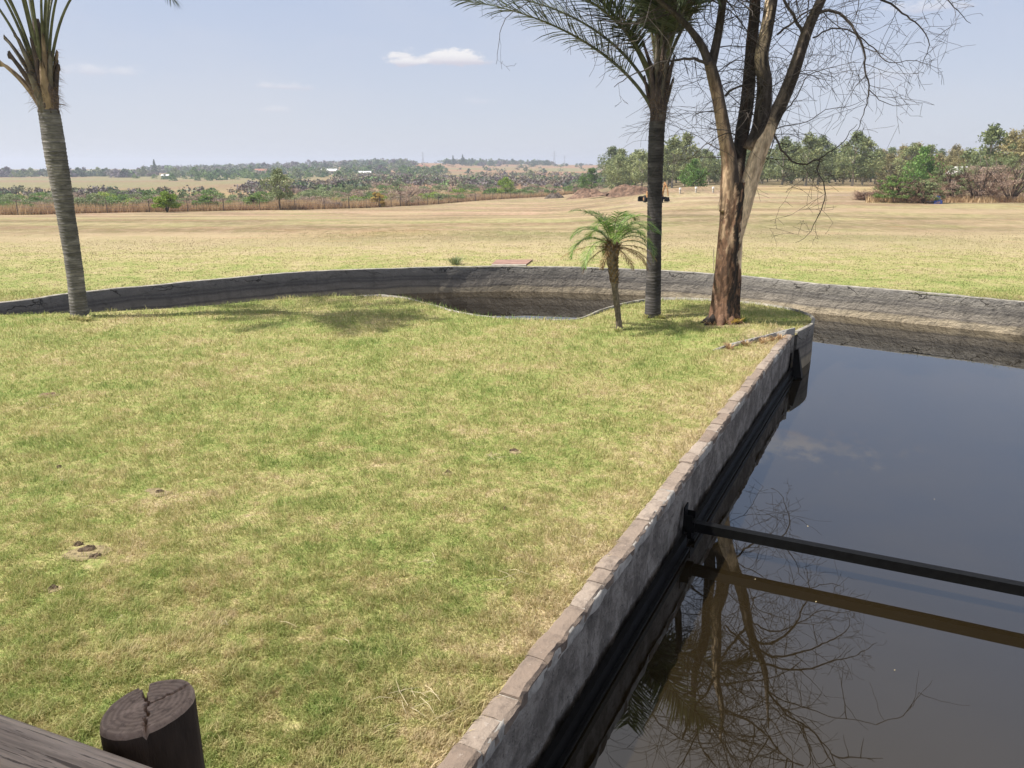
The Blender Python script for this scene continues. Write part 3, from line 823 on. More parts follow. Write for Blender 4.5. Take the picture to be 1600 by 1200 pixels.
for (sa, sb, lab) in ((0.3, kbar - .10, 'black steel rail along the wall foot on the near side of the cross bar'),
                      (kbar + .10, s[-1] - .12, 'black steel rail along the wall foot beyond the cross bar')):
    mb = MB(); zt = -.565
    rect_sweep(mb, off_line(.035, zt, sa, sb), off_line(.080, zt, sa, sb), off_line(.080, zt - .14, sa, sb), off_line(.035, zt - .14, sa, sb))
    rect_sweep(mb, off_line(.082, zt - .13, sa, sb), off_line(.115, zt - .13, sa, sb), off_line(.115, zt - .16, sa, sb), off_line(.082, zt - .16, sa, sb))
    o = mb.build('steel_rail', M['steel']); tag(o, lab, 'rail', 'steel rails along the retaining wall')
nb = np.array([float(np.interp(kbar, s, N[:, 0])), float(np.interp(kbar, s, N[:, 1]))])
b0 = np.array([float(np.interp(kbar, s, P[:, 0])), float(np.interp(kbar, s, P[:, 1]))])
bend = at_z(1600, 921, -.50); bd_ = np.array([bend.x, bend.y]) - (b0 + nb * .05); bd_ /= np.linalg.norm(bd_)
root = empty('cross_bar', (b0[0], b0[1], -.5)); tag(root, 'long black square steel bar spanning the dark water from the wall bracket', 'bar')
mb = MB(); LB = 16.0
ang = math.atan2(bd_[1], bd_[0]); c = b0 + nb * .03 + bd_ * LB / 2
mb.box((c[0] - b0[0], c[1] - b0[1], 0), (LB, .085, .095), rotz(ang)); mb.build('beam', M['steel'], root)
mb = MB()
mb.box((bd_[0] * .030, bd_[1] * .030, .06), (.015, .14, .30), rotz(ang)); mb.box((bd_[0] * .085, bd_[1] * .085, .0), (.10, .115, .115), rotz(ang))
for sg in (-1, 1):
    mb.box((bd_[0] * .075 - bd_[1] * sg * .065, bd_[1] * .075 + bd_[0] * sg * .065, .05), (.08, .010, .16), rotz(ang))
mb.build('bracket', M['steel'], root)
# bracket plate at the far end of the wall
e2 = off_line(.09, -.42, s[-1] - .14, s[-1] - .02, 2)
mb = MB()
tt = math.atan2(T[1], T[0])
base = np.array([(-.10, -.02, -.30), (.12, -.02, -.30), (.12, .16, -.30), (-.10, .16, -.30), (-.04, -.02, .18), (.05, -.02, .18), (.05, .05, .22), (-.04, .05, .22)])
mb.put(base @ np.array(rotz(tt + math.pi)).T, [(0, 3, 2, 1), (4, 5, 6, 7), (0, 1, 5, 4), (1, 2, 6, 5), (2, 3, 7, 6), (3, 0, 4, 7)])
mb.box((0, 0, -.2), (.2, .16, .05), rotz(tt))
o = mb.build('steel_bracket', M['steel']); o.location = e2[-1]
tag(o, 'small black steel corner bracket at the far end of the retaining wall', 'bracket')

# ------------------------------------------------------------ lawn blades (stuff)
def blades(name, n, ymin, ymax, tmax, hgt, wid, seed, mat, power=1.6, clear=None, extra=None):
    r = np.random.default_rng(seed)
    a = 1 - power
    u = r.random(n); y = (ymin ** a + u * (ymax ** a - ymin ** a)) ** (1 / a)
    x = y * r.uniform(-tmax, tmax, n)
    k = ~in_pool(x, y); x, y = x[k], y[k]
    k = dist_poly(x, y, wall) > 0.125 + .05 * r.random(len(x)); x, y = x[k], y[k]
    k = (dist_poly(x, y, pool + [pool[0]]) > 0.07) | (r.random(len(x)) < .12); x, y = x[k], y[k]
    if clear is not None: k = clear(x, y, r); x, y = x[k], y[k]
    n = len(x); z = ground_h(x, y) - .004
    lod = np.maximum(1, y / 6.0) ** .85
    clump = .35 * fbm(x * 2.3, y * 2.3, 3, 3) + .65 * sstep(fbm(x * 8, y * 8, 13, 3), .25, .75)
    h = hgt * (0.45 + 1.0 * r.random(n)) * (0.35 + 1.35 * clump) * lod ** .45
    wd = wid * (0.7 + .6 * r.random(n)) * lod
    az = r.uniform(0, 2 * math.pi, n); lean = (0.25 + 1.0 * r.random(n) ** 1.3) * h
    # prevailing lean in swirls like mown kikuyu
    sw = fbm(x * .9, y * .9, 8, 2) * 9
    az = np.where((r.random(n) < .45) & (y < 16), sw + r.normal(0, .5, n), az)
    dx, dy = np.cos(az) * lean, np.sin(az) * lean
    pa = r.uniform(0, 2 * math.pi, n); px, py = np.cos(pa) * wd / 2, np.sin(pa) * wd / 2
    V = np.empty((n, 5, 3)); 
    V[:, 0] = np.stack([x - px, y - py, z], 1); V[:, 1] = np.stack([x + px, y + py, z], 1)
    mx, my, mz = x + dx * .4, y + dy * .4, z + h * .62
    V[:, 2] = np.stack([mx + px * .75, my + py * .75, mz], 1); V[:, 3] = np.stack([mx - px * .75, my - py * .75, mz], 1)
    V[:, 4] = np.stack([x + dx, y + dy, z + h * (1 - .25 * r.random(n))], 1)
    idx = np.arange(n)[:, None] * 5
    tint = np.repeat(np.clip(r.normal(.5, .22, n), 0, 1), 5)
    me = npmesh(name, V.reshape(-1, 3), [idx + np.array([[0, 1, 2, 3]]), idx + np.array([[3, 2, 4]])], [mat], {'tint': tint})
    o = link(bpy.data.objects.new(name, me)); tag(o, kind='stuff')
    return o


bare = [(137, 860, .16), (150, 880, .10), (252, 767, .08), (85, 918, .06), (700, 738, .05), (805, 708, .06), (75, 617, .12), (75, 725, .05), (455, 1140, .05), (1135, 512, .42), (240, 768, .07)]
bare_w = [(at_z(a, b).x, at_z(a, b).y, r_) for a, b, r_ in bare]


def clearf(x, y, r):
    k = np.ones(len(x), bool)
    for bx, by, br in bare_w:
        k &= (np.hypot(x - bx, (y - by)) > br * (0.6 + .8 * vn(x * 12, y * 12, 4))) | (r.random(len(x)) < .15)
    return k


o = blades('lawn_grass', 820000, 2.7, 19, .86, .042, .0042, 11, M['blade'], 1.45, clearf)
tag(o, 'short patchy green and straw mown lawn grass in the foreground', 'grass')
o = blades('field_grass', 260000, 16.5, 48, .80, .015, .0040, 12, M['fieldblade'], 1.6, lambda x, y, r: r.random(len(x)) > sstep(y + 14 * (fbm(x / 7, y / 4, 66, 3) - .5), 24, 42))
tag(o, 'short dry mown grass on the wide field beyond the pond', 'grass')


# ------------------------------------------------------------ foliage helpers
def leaf_cloud(mb, centers, sizes, n_each, leaf, seed, elong=1.6, droop=0.0, flat=1.0, mi=0, shell=.55):
    """quads spread through clumps: centres (k,3), sizes (k,)"""
    r = np.random.default_rng(seed)
    k = len(centers); n = k * n_each
    c = np.repeat(np.asarray(centers, float), n_each, 0); sz = np.repeat(np.asarray(sizes, float), n_each)
    d = r.normal(size=(n, 3)); d /= np.linalg.norm(d, axis=1)[:, None]
    rad = (shell + (1 - shell) * r.random(n)) * (0.6 + .5 * r.random(n))
    p = c + d * (rad * sz)[:, None] * np.array([1, 1, flat])
    a = r.normal(size=(n, 3)); a[:, 2] -= droop * 3; a /= np.linalg.norm(a, axis=1)[:, None]
    b = np.cross(a, r.normal(size=(n, 3))); b /= np.linalg.norm(b, axis=1)[:, None]
    l = leaf * (0.6 + .8 * r.random(n))[:, None]; w_ = l / elong
    V = np.stack([p - a * l * .5, p + b * w_ * .5, p + a * l * .5, p - b * w_ * .5], 1).reshape(-1, 3)
    tc_ = np.repeat(r.random(k), n_each)
    tint = np.repeat(np.clip(.35 * tc_ + .65 * r.random(n), 0, 1), 4)
    mb.put(V, np.arange(n * 4).reshape(-1, 4), tint=tint, mi=mi)


def stems(mb, n, h, spread, r0, seed, mi=1, base=(0, 0, 0), fork=2, seg=5):
    rd = random.Random(seed); tips = []
    for i in range(n):
        a = rd.uniform(0, 6.28); sp = spread * rd.uniform(.3, 1)
        p = [Vector(base)]; tgt = Vector((math.cos(a) * sp, math.sin(a) * sp, h * rd.uniform(.75, 1.0))) + Vector(base)
        for k in range(1, 5):
            t = k / 4; q = Vector(base).lerp(tgt, t); q.z = base[2] + (tgt.z - base[2]) * t ** .8
            q += Vector((rd.uniform(-1, 1), rd.uniform(-1, 1), 0)) * h * .04; p.append(q)
        mb.tube(p, np.linspace(r0, r0 * .35, 5), seg, False, mi=mi); tips.append(p[-1])
        for f in range(fork):
            q0 = p[2 + f % 2]; a2 = a + rd.uniform(-1, 1); q1 = q0 + Vector((math.cos(a2) * sp * .5, math.sin(a2) * sp * .5, h * .35))
            mb.tube([q0, q0.lerp(q1, .5) + Vector((0, 0, h * .03)), q1], [r0 * .5, r0 * .4, r0 * .2], 4, False, mi=mi); tips.append(q1)
    return tips


def bush_mesh(name, w_, h, leafmat, seed, dome=True, dens=1.0, leaf=.19, bare=False, low=.25):
    """thorn-scrub bush: several stems and a broad, lumpy canopy"""
    rd = random.Random(seed); mb = MB()
    stems(mb, rd.randint(5, 8), h * .8, w_ * .42, .05 * h / 2, seed, fork=3)
    k = int(26 * dens); cs = []; sz = []
    for i in range(k):
        a = rd.uniform(0, 6.28); rr = math.sqrt(rd.random()) * w_ * .5
        top = h * (1 - .45 * (rr / (w_ * .5)) ** 2) if dome else h * (1 - .18 * (rr / (w_ * .5)) ** 2)
        z = top - rd.random() ** 1.3 * h * (1 - low) * .75 - h * .08
        cs.append((math.cos(a) * rr, math.sin(a) * rr, max(z, h * low))); sz.append(w_ * rd.uniform(.12, .19))
    leaf_cloud(mb, cs, sz, int((52 if bare else 85) * dens), leaf, seed, flat=.62, elong=2.6 if bare else 1.5)
    return mb.mesh(name, [leafmat, M['darkbark']])


def tree_mesh(name, h, w_, leafmat, barkmat, seed, trunk=.35, leaf=.5, clumps=34, n_each=40, flat=.75, rt=.16, droop=0.0, elong=1.6):
    rd = random.Random(seed); tk = MB(); cr = MB()
    tp = Vector((rd.uniform(-.1, .1) * h * .2, 0, h * .62))
    tk.tube([(0, 0, -.1), (rd.uniform(-.1, .1), 0, h * trunk * .5), (tp.x * .5, 0, h * trunk), tp], [rt * 1.2, rt, rt * .8, rt * .35], 7, False)
    cs = []; sz = []
    for i in range(clumps):
        a = rd.uniform(0, 6.28); u = rd.random(); z = trunk + (1 - trunk) * u
        prof = math.sin(min(1, (u + .12)) * math.pi) ** .6
        rr = w_ * .5 * prof * math.sqrt(rd.random()) * .95
        c = Vector((math.cos(a) * rr, math.sin(a) * rr, h * z - h * .04)); cs.append(tuple(c)); sz.append(w_ * rd.uniform(.12, .20))
        if i % 3 == 0:
            b = Vector((0, 0, h * max(trunk * .8, z - .3))); m = b.lerp(c, .5) + Vector((0, 0, -.03 * h))
            tk.tube([b, m, c], [rt * .4, rt * .3, rt * .12], 5, False)
    leaf_cloud(cr, cs, sz, n_each, leaf, seed, flat=flat, droop=droop, elong=elong)
    return tk.mesh('trunk', [barkmat]), cr.mesh('crown', [leafmat])


def place_tree(name, meshes, x, y, sc, rz, label, cat, group=None, sz=None, sink=.05):
    o = empty(name, (x, y, gh(x, y) - sink), rz)
    o.scale = (sc, sc, sz if sz else sc)
    for nm, me in zip(('trunk', 'crown'), meshes): link(bpy.data.objects.new(nm, me), o)
    return tag(o, label, cat, group)


def XY(u, Y): return (u - 800) / 1248.0 * Y, Y


# ------------------------------------------------------------ palms
def ring_tube(mb, path, rad, seg=20, ring=.055, amp=.035, base=(0.085, 0.08, 0.075), seed=1, step=.011):
    P_ = spline(path, step); n_ = len(P_)
    L_ = np.concatenate(([0], np.cumsum([(P_[i + 1] - P_[i]).length for i in range(n_ - 1)])))
    rr = np.interp(L_ / L_[-1], np.linspace(0, 1, len(rad)), rad)
    ph = L_ / ring + (fbm(L_ * 4, L_ * 0, seed, 2) - .5) * 2
    saw = ph - np.floor(ph)
    prof = 1 + amp * (saw ** 3) - amp * .4
    rnd = np.random.default_rng(seed); ringt = rnd.random(int(ph.max()) + 4)
    rt = ringt[np.floor(ph).astype(int) % len(ringt)]
    def bf(i, a): return prof[i] + .04 * (vn(np.cos(a) * 2 + 5, np.sin(a) * 2 + L_[i] * 3, seed) - .5) + .03 * (vn(a * 3, np.full_like(a, L_[i] * 18), seed + 1) - .5)
    b0_ = np.array(base)
    def cf(V):
        m = np.ones((len(V), 3)) * b0_
        k = np.repeat(0.86 + .38 * rt, seg); k = np.concatenate([k, [1, 1]])[:len(V)]
        sa = np.repeat(np.where(saw > .86, .62, 1.0), seg); sa = np.concatenate([sa, [1, 1]])[:len(V)]
        pt = vn(V[:, 0] * 9 + V[:, 2] * 3, V[:, 2] * 11, seed + 5)
        pal = (pt > .72)[:, None] * .5
        m = m * (k * sa)[:, None]
        big_ = (.65 + .7 * fbm(V[:, 0] * 2.5 + V[:, 1] * 2, V[:, 2] * 1.4, seed + 9, 4))[:, None]
        return m * (1 + pal) * big_
    mb.tube(P_, rr, seg, True, colfn=cf, bumpfn=bf)


def frond(root, base, az, el, length, bend, leaflet, pairs, mats, rd, start=.22, r0=.022, width=.026, plume=.6, side_curve=0.0, droopl=.55, name='frond', pw=1.35):
    """one pinnate leaf: curved stalk and two rows of leaflets"""
    n_ = 26; p = Vector(base); path = [p.copy()]; dirs = []
    a = az; e = el
    for i in range(n_):
        t = i / n_
        e2 = el - bend * t ** pw; a = az + side_curve * t
        d = Vector((math.cos(a) * math.cos(e2), math.sin(a) * math.cos(e2), math.sin(e2)))
        dirs.append(d); p = p + d * length / n_; path.append(p.copy())
    dirs.append(dirs[-1])
    st = MB(); st.tube(path, np.linspace(r0, .003, n_ + 1), 6, False, mi=0)
    V = []; Q = []; TT = []; tn = []
    for i in range(pairs):
        t = start + (1 - start) * (i + rd.uniform(-.3, .3)) / pairs
        t = min(max(t, start), .995); f = t * n_; k = int(f); q = path[k].lerp(path[min(k + 1, n_)], f - k); d = dirs[min(k, n_)]
        sidev = d.cross(Vector((0, 0, 1)))
        if sidev.length < .05: sidev = Vector((math.sin(az), -math.cos(az), 0))
        sidev.normalize(); up = sidev.cross(d).normalized()
        tt = (t - start) / (1 - start)
        ll = leaflet * (math.sin((tt * .86 + .10) * math.pi) ** .55) * rd.uniform(.85, 1.1)
        for sg in (-1, 1):
            pl = rd.uniform(-plume, plume)
            ld = (sidev * sg * (1 - tt * .35) + d * (.45 + .7 * tt) + up * (pl + .25)).normalized()
            wdv = ld.cross(up + sidev * rd.uniform(-.5, .5))
            wdv = wdv.normalized() * width * .5 if wdv.length > 1e-3 else up * width * .5
            g = Vector((0, 0, -1)); pts = [q]
            cur = ld.copy(); pos_ = q.copy()
            for s_ in range(3):
                cur = (cur + g * droopl * (.25 + .28 * s_)).normalized(); pos_ = pos_ + cur * ll / 3; pts.append(pos_.copy())
            b = len(V); ws = (.6, 1.0, .75)
            for s_ in range(3): V += [pts[s_] - wdv * ws[s_], pts[s_] + wdv * ws[s_]]
            V.append(pts[3])
            Q += [(b, b + 1, b + 3, b + 2), (b + 2, b + 3, b + 5, b + 4)]; TT.append((b + 4, b + 5, b + 6))
            v_ = rd.random(); tn += [v_] * 7
    st.put([tuple(v) for v in V], Q, TT, tint=np.array(tn), mi=1)
    o = st.build(name, list(mats), root)
    return o


def leaf_base(root, base, az, el, length, r0, mats, rd, bend=-.2, name='leaf_base', spread=.5):
    """broad clasping petiole stump, split off at the top"""
    n_ = 9; p = Vector(base); rows_ = []
    for i in range(n_):
        t = i / (n_ - 1); e = el - bend * t
        d = Vector((math.cos(az) * math.cos(e), math.sin(az) * math.cos(e), math.sin(e)))
        sv = Vector((-math.sin(az), math.cos(az), 0)); outv = sv.cross(d)
        if outv.dot(Vector((math.cos(az), math.sin(az), 0))) < 0: outv = -outv
        w_ = r0 * (1.0 - .80 * t ** .6); th = r0 * (.30 - .12 * t)
        row = []
        for k in range(9):
            a = -1 + 2 * k / 8
            row.append(p + sv * w_ * a * 1.0 + outv * (th - r0 * .55 * a * a * (1 - t * .6)))
        for k in range(9):
            a = 1 - 2 * k / 8
            row.append(p + sv * w_ * a * .92 + outv * (-th * .3 - r0 * .55 * a * a * (1 - t * .6)))
        rows_.append(row); p = p + d * length / (n_ - 1)
    for k in range(18): rows_[-1][k] = rows_[-1][k] + Vector((0, 0, rd.uniform(-.09, .05)))
    V = [tuple(v) for r_ in rows_ for v in r_]
    i = np.arange(n_ - 1)[:, None] * 18; j = np.arange(18)[None]; jn = (j + 1) % 18
    q = np.stack([i + j, i + jn, i + 18 + jn, i + 18 + j], -1).reshape(-1, 4)
    mb = MB(); mb.put(V, q); top = (n_ - 1) * 18
    mb.put(V[top:], [(k, k + 1, 16 - k, 17 - k) for k in range(0, 8)])
    return mb.build(name, mats, root, smooth=True)


def fibre(root, base, h, r, n_, rd, name='fibre'):
    mb = MB()
    for i in range(n_):
        a = rd.uniform(0, 6.28); z = rd.uniform(0, h); p = Vector(base) + Vector((math.cos(a) * r, math.sin(a) * r, z))
        d = Vector((math.cos(a), math.sin(a), rd.uniform(-.4, 1.2))).normalized(); pts = [p - d * .03]; L_ = rd.uniform(.08, .30)
        for k in range(4):
            d = (d + Vector((rd.uniform(-.4, .4), rd.uniform(-.4, .4), -.28))).normalized(); pts.append(pts[-1] + d * L_ / 4)
        mb.tube(pts, [.004, .0035, .003, .002, .001], 3, False, tint=rd.random())
    return mb.build(name, M['fibre'], root)


def big_palm(name, label, base, path, rad, seed, fronds, boots, fr_mat, bootz, base_col, shaft=0.6, bootm=('stump', 'stumpdark', 'stumpgrey'), start=.30, leaflet=.62, pw=1.35, pairs=74, lw=.030, dl=.5, pm=.75):
    rd = random.Random(seed); root = empty(name, base); tag(root, label, 'palm tree')
    B = Vector(base); top = Vector(path[-1]) - B
    mb = MB(); ring_tube(mb, [Vector(p) - B for p in path], rad, 22, .062, .05, base_col, seed)
    mb.build('trunk', M['palmtrunk'], root, smooth=True)
    # heart of the crown
    mb = MB(); hp = [top + Vector((0, 0, -.05)), top + Vector((.02, 0, shaft * .35)), top + Vector((.03, 0, shaft)), top + Vector((.03, 0, shaft * 2.0))]
    mb.tube(spline(hp, .06), np.interp(np.linspace(0, 1, len(spline(hp, .06))), [0, .3, .6, 1], [rad[-1] * .95, rad[-1] * 1.05, rad[-1] * .8, .05]), 14, True,
            bumpfn=lambda i, a: 1 + .25 * (vn(a * 2.2, np.full_like(a, i * .4), seed) - .5))
    mb.build('crown_shaft', M['stumpdark'], root, smooth=True)
    for bi, (az, el, L_, r0, dz, bend) in enumerate(boots):
        a = R(az); leaf_base(root, top + Vector((math.cos(a) * rad[-1] * .66, math.sin(a) * rad[-1] * .66, dz)), a, R(el), L_, r0, M[bootm[bi % len(bootm)]], rd, bend=bend)
    fibre(root, top + Vector((0, 0, .05)), shaft * 1.3, rad[-1] * 1.05, 420, rd)
    for (az, el, L_, bend, dz, sc_, *px_) in fronds:
        a = R(az)
        frond(root, top + Vector((math.cos(a) * .09, math.sin(a) * .09, dz)), a, R(el), L_, R(bend), leaflet, pairs, (M['stalk'], fr_mat), rd,
              start=start, r0=.036, width=lw, pw=px_[0] if px_ else pw, plume=pm, side_curve=sc_, droopl=dl)
    return root


rb = random.Random(11)
# left palm
YL = 15.57
lp = [at_y(u, v, YL) for u, v in ((126, 499), (122, 470), (116, 420), (107, 360), (97, 300), (86, 235), (79, 190), (76, 172))]
lb = lp[0].copy(); lb.z = gh(lb.x, lb.y) - .03; lp[0] = lb
fl = []
for i, az in enumerate((165, 205, 125, 85, 40, 345, 318, 285, 240)):
    fl.append((az, rb.uniform(76, 85), rb.uniform(3.7, 4.3), rb.uniform(95, 135), .42 + .05 * (i % 5), rb.uniform(-.3, .3)))
fl += [(355, 72, 3.9, 150, .50, .1), (185, 74, 3.8, 105, .4, 0), (262, 86, 4.0, 80, .6, .2), (300, 80, 4.2, 130, .5, .2), (330, 80, 4.3, 125, .5, .2)]
boots = [(186, 68, 1.10, .125, -.02, .55), (5, 80, .85, .145, -.03, .10), (252, 80, .80, .17, -.10, .20), (300, 80, .85, .17, -.02, .10), (212, 76, 1.0, .13, .05, .35), (332, 80, .9, .13, .10, .15),
         (130, 78, .9, .14, .05, .1), (60, 80, .9, .14, .05, .1), (172, 72, 1.25, .10, .20, .35), (15, 78, .85, .11, .20, .0), (275, 84, 1.05, .12, .18, .05), (235, 80, 1.15, .11, .22, .15), (318, 82, 1.1, .11, .25, .1)]
big_palm('feather_palm', 'leaning grey ringed palm at the left edge with shaggy leaf bases', tuple(lb), lp, [.175, .160, .160, .17, .185, .20, .185], 5, fl, boots, M['frond'], 0, (0.135, 0.125, 0.115), shaft=.8, start=.45, pw=2.0, leaflet=.62, lw=.022)

# tall palm on the headland
YR = 15.55
rp = [at_y(u, v, YR) for u, v in ((1020, 496), (1021, 440), (1022, 380), (1023, 320), (1024, 260), (1026, 205), (1027, 190))]
rbz = rp[0].copy(); rbz.z = gh(rbz.x, rbz.y) - .03; rp[0] = rbz
fr = []
for i, az in enumerate((25, 75, 125, 225, 262, 300, 340, 100)):
    fr.append((az, rb.uniform(70, 82), rb.uniform(3.2, 4.0), rb.uniform(85, 115), .80 + .06 * (i % 4), rb.uniform(-.3, .3)))
fr += [(180, 66, 4.3, 60, .15, .0, .55), (186, 74, 4.2, 62, .45, .05, .8), (172, 70, 4.0, 66, .35, -.05, .65), (200, 70, 3.8, 80, .6, .1, .8), (190, 66, 4.1, 62, .55, .0), (268, 84, 2.5, 150, 1.0, .2), (240, 80, 2.9, 135, 1.0, .1), (290, 84, 2.6, 150, 1.0, -.1)]
boots = [(0, 74, .70, .085, .10, -.1), (180, 72, .70, .085, .12, -.1), (250, 84, .9, .125, -.05, .0), (290, 84, .95, .125, .02, .0), (10, 74, .7, .08, .50, -.1), (215, 80, .9, .13, .12, 0), (325, 80, .9, .13, .18, 0),
         (90, 80, .9, .14, .05, 0), (140, 80, .9, .13, .12, 0), (45, 80, .9, .13, .12, 0), (270, 84, 1.1, .13, .45, 0), (240, 82, 1.0, .12, .55, 0), (300, 82, 1.0, .12, .55, 0), (195, 66, .7, .08, .75, -.05)]
big_palm('feather_palm', 'tall dark upright palm on the lawn tip, growing close behind the bare tree', tuple(rbz), rp, [.170, .154, .147, .144, .147, .155, .155], 9, fr, boots, M['frond'], 0, (0.058, 0.052, 0.049), shaft=1.15,
         bootm=('stumpgrey', 'stumpdark', 'stumpdark', 'stumpgrey'), start=.20, leaflet=.86, pw=1.5, pairs=128, lw=.025, dl=.22, pm=.5)

# small date palm
YS = 14.27
sp = [at_y(u, v, YS) for u, v in ((968, 517), (966, 495), (962, 460), (959, 430), (957, 405), (957, 380))]
sb = sp[0].copy(); sb.z = gh(sb.x, sb.y) - .02; sp[0] = sb
root = empty('small_palm', tuple(sb)); tag(root, 'small slender date palm with drooping green fronds, shortest of the palms', 'palm tree')
B = sb; top = sp[-1] - B; rd = random.Random(21)
mb = MB(); pth = spline([p - B for p in sp], .012); n_ = len(pth)
Ls = np.linspace(0, 1, n_); rr = np.interp(Ls, [0, .04, .15, .5, .62, .8, .92, 1], [.085, .062, .052, .058, .075, .095, .120, .10])
mb.tube(pth, rr, 16, True, bumpfn=lambda i, a: 1 + .16 * (np.abs(np.sin(a * 3 + i * .30)) * np.abs(np.sin(a * 3 - i * .30))) - .05,
        colfn=lambda V: np.array([.17, .135, .10])[None] * (0.55 + .9 * vn(V[:, 0] * 60 + V[:, 1] * 30, V[:, 2] * 45, 3))[:, None])
mb.build('trunk', M['bark'], root, smooth=True)
mb = MB()
for i in range(110):
    t = .55 + .45 * i / 110; a = i * 2.399; p = pth[int(t * (n_ - 1))]; r_ = float(np.interp(t, Ls, rr))
    d = Vector((math.cos(a), math.sin(a), 1.1)).normalized(); q = p + Vector((math.cos(a), math.sin(a), 0)) * r_ * .8
    L_ = rd.uniform(.04, .08) * (1 + 1.0 * (t > .88)); sv = Vector((-math.sin(a), math.cos(a), 0)) * .022
    mb.put([tuple(q - sv), tuple(q + sv), tuple(q + d * L_ + sv * .5), tuple(q + d * L_ - sv * .5), tuple(q - sv + d * .0 + Vector((math.cos(a), math.sin(a), -.3)) * .018), tuple(q + sv + Vector((math.cos(a), math.sin(a), -.3)) * .018)],
           [(0, 1, 2, 3), (4, 5, 2, 3), (0, 4, 3, 3), ][:2], [(0, 3, 4), (1, 5, 2)], tint=rd.random())
mb.build('leaf_stubs', M['fibre'], root)
fibre(root, top - Vector((0, 0, .15)), .25, .085, 160, rd)
for i in range(23):
    az = i * 137.5 + rd.uniform(-10, 10); el = 84 - i * 2.7 + rd.uniform(-6, 6)
    a = R(az)
    frond(root, top + Vector((math.cos(a) * .04, math.sin(a) * .04, .02 - i * .003)), a, R(el), rd.uniform(.88, 1.08), R(rd.uniform(85, 125)), .24, 44, (M['stalk'], M['frond_small']), rd,
          start=.22, r0=.010, width=.011, plume=.25, side_curve=rd.uniform(-.3, .3), droopl=.35)
for (az, el, L_, bend) in ((175, 5, .95, 45), (350, 0, .75, 60), (20, -5, .8, 55), (300, -10, .7, 50), (185, -20, .7, 60), (240, -15, .55, 60), (5, 10, .9, 70), (330, -5, .8, 60)):
    a = R(az)
    frond(root, top + Vector((math.cos(a) * .05, math.sin(a) * .05, -.07)), a, R(el), L_, R(bend), .15, 24, (M['fibre'], M['deadfrond']), rd,
          start=.3, r0=.009, width=.011, plume=.4, droopl=.9)

# ------------------------------------------------------------ the bare tree
YT = 14.72
root = empty('bare_tree', tuple(at_z(1131, 508, 0.0))); tag(root, 'leafless thorn tree with peeling brown and pale trunk and black limbs on the lawn tip', 'tree')
B = Vector(root.location)
PALE = np.array([.74, .57, .39]); BROWN = np.array([.185, .105, .064]); TANB = np.array([.33, .23, .145]); BLACK = np.array([.022, .017, .014]); DGREY = np.array([.085, .07, .06])


def barkcol(zones, seed):
    """zones: f(angle u across [-1 left .. 1 right] as seen from the front, height) -> weights"""
    def cf_for(P_, rad, seg):
        def cf(V):
            n_ = len(P_); V0 = V[:n_ * seg].reshape(n_, seg, 3)
            Pn = np.array([tuple(p) for p in P_])
            dx = (V0[:, :, 0] - Pn[:, None, 0]) / np.asarray(rad)[:, None]
            dy = (V0[:, :, 1] - Pn[:, None, 1]) / np.asarray(rad)[:, None]
            z = V0[:, :, 2]
            n1 = fbm(dx * 1.5 + 7, z * 2.2, seed, 4) - .5; n2 = fbm(dx * 5 + 3, z * 4.5, seed + 2, 3) - .5
            c = zones(dx + n1 * .8, dy, z + n1 * .3, n2)
            c = c.reshape(-1, 3)
            if len(V) > len(c): c = np.concatenate([c, np.repeat(c[-1:], len(V) - len(c), 0)])
            return c
        return cf
    return cf_for


def mixc(a, b, w_): return a + (b - a) * w_[..., None]


def z_trunk(dx, dy, z, n2):
    n3 = fbm(dx * 13 + 5, z * 9, 71, 3) - .5; n4 = fbm(dx * 3 + 1, z * 5, 72, 4) - .5
    e = dx + n3 * .35 + n4 * .35
    c = np.zeros(dx.shape + (3,)) + BROWN
    c = mixc(c, TANB * 1.1 + 0 * c, sstep(n2 + n3 * .6 + .13 * z - .22, .0, .06) * .85)
    c = mixc(c, BROWN * .45 + 0 * c, sstep(n4 + n3 * .5, .07, .12) * .8)
    c = mixc(c, PALE + 0 * c, sstep(e, .50, .54) * sstep(z + n4, 1.0, 1.15))
    lo, hi = -.02 - .10 * sstep(z, 1.6, 2.6), .50
    blk = sstep(e, lo, lo + .04) * (1 - sstep(e, hi, hi + .04)) * sstep(n2 + n3 * .4, -.20, -.15)
    blk = np.maximum(blk, sstep(e, .02, .06) * (1 - sstep(z + n4 * 1.5, .75, .85)) * sstep(n2 + n3 * .5, -.14, -.10))
    c = mixc(c, BLACK + 0 * c, blk * .96)
    c = mixc(c, BROWN * .55 + 0 * c, blk * sstep(n3, .12, .16) * .6)
    return c


def z_left(dx, dy, z, n2):
    c = np.zeros(dx.shape + (3,)) + TANB * 1.25
    c = mixc(c, BROWN * .8 + 0 * c, sstep(n2, .03, .10) * .7)
    c = mixc(c, DGREY + 0 * c, sstep(dx, .15, .35) * .9)
    c = mixc(c, DGREY + 0 * c, sstep(z, 4.0, 5.0) * .8)
    return c


def z_black(dx, dy, z, n2):
    c = np.zeros(dx.shape + (3,)) + BLACK * 1.4
    c = mixc(c, BROWN * .45 + 0 * c, sstep(n2, .1, .18) * .6)
    return mixc(c, PALE + 0 * c, (1 - sstep(z, 2.95, 3.1)) * sstep(-dx, -.5, .3))


def z_mid(dx, dy, z, n2):
    c = np.zeros(dx.shape + (3,)) + BLACK * 1.6
    c = mixc(c, DGREY + 0 * c, sstep(n2, .0, .1) * .8)
    c = mixc(c, PALE * .9 + 0 * c, sstep(-dx, .0, .25) * sstep(z, 4.4, 4.9) * sstep(-n2, -.15, .0))
    return mixc(c, TANB + 0 * c, (1 - sstep(z, 3.3, 3.5)) * .8)


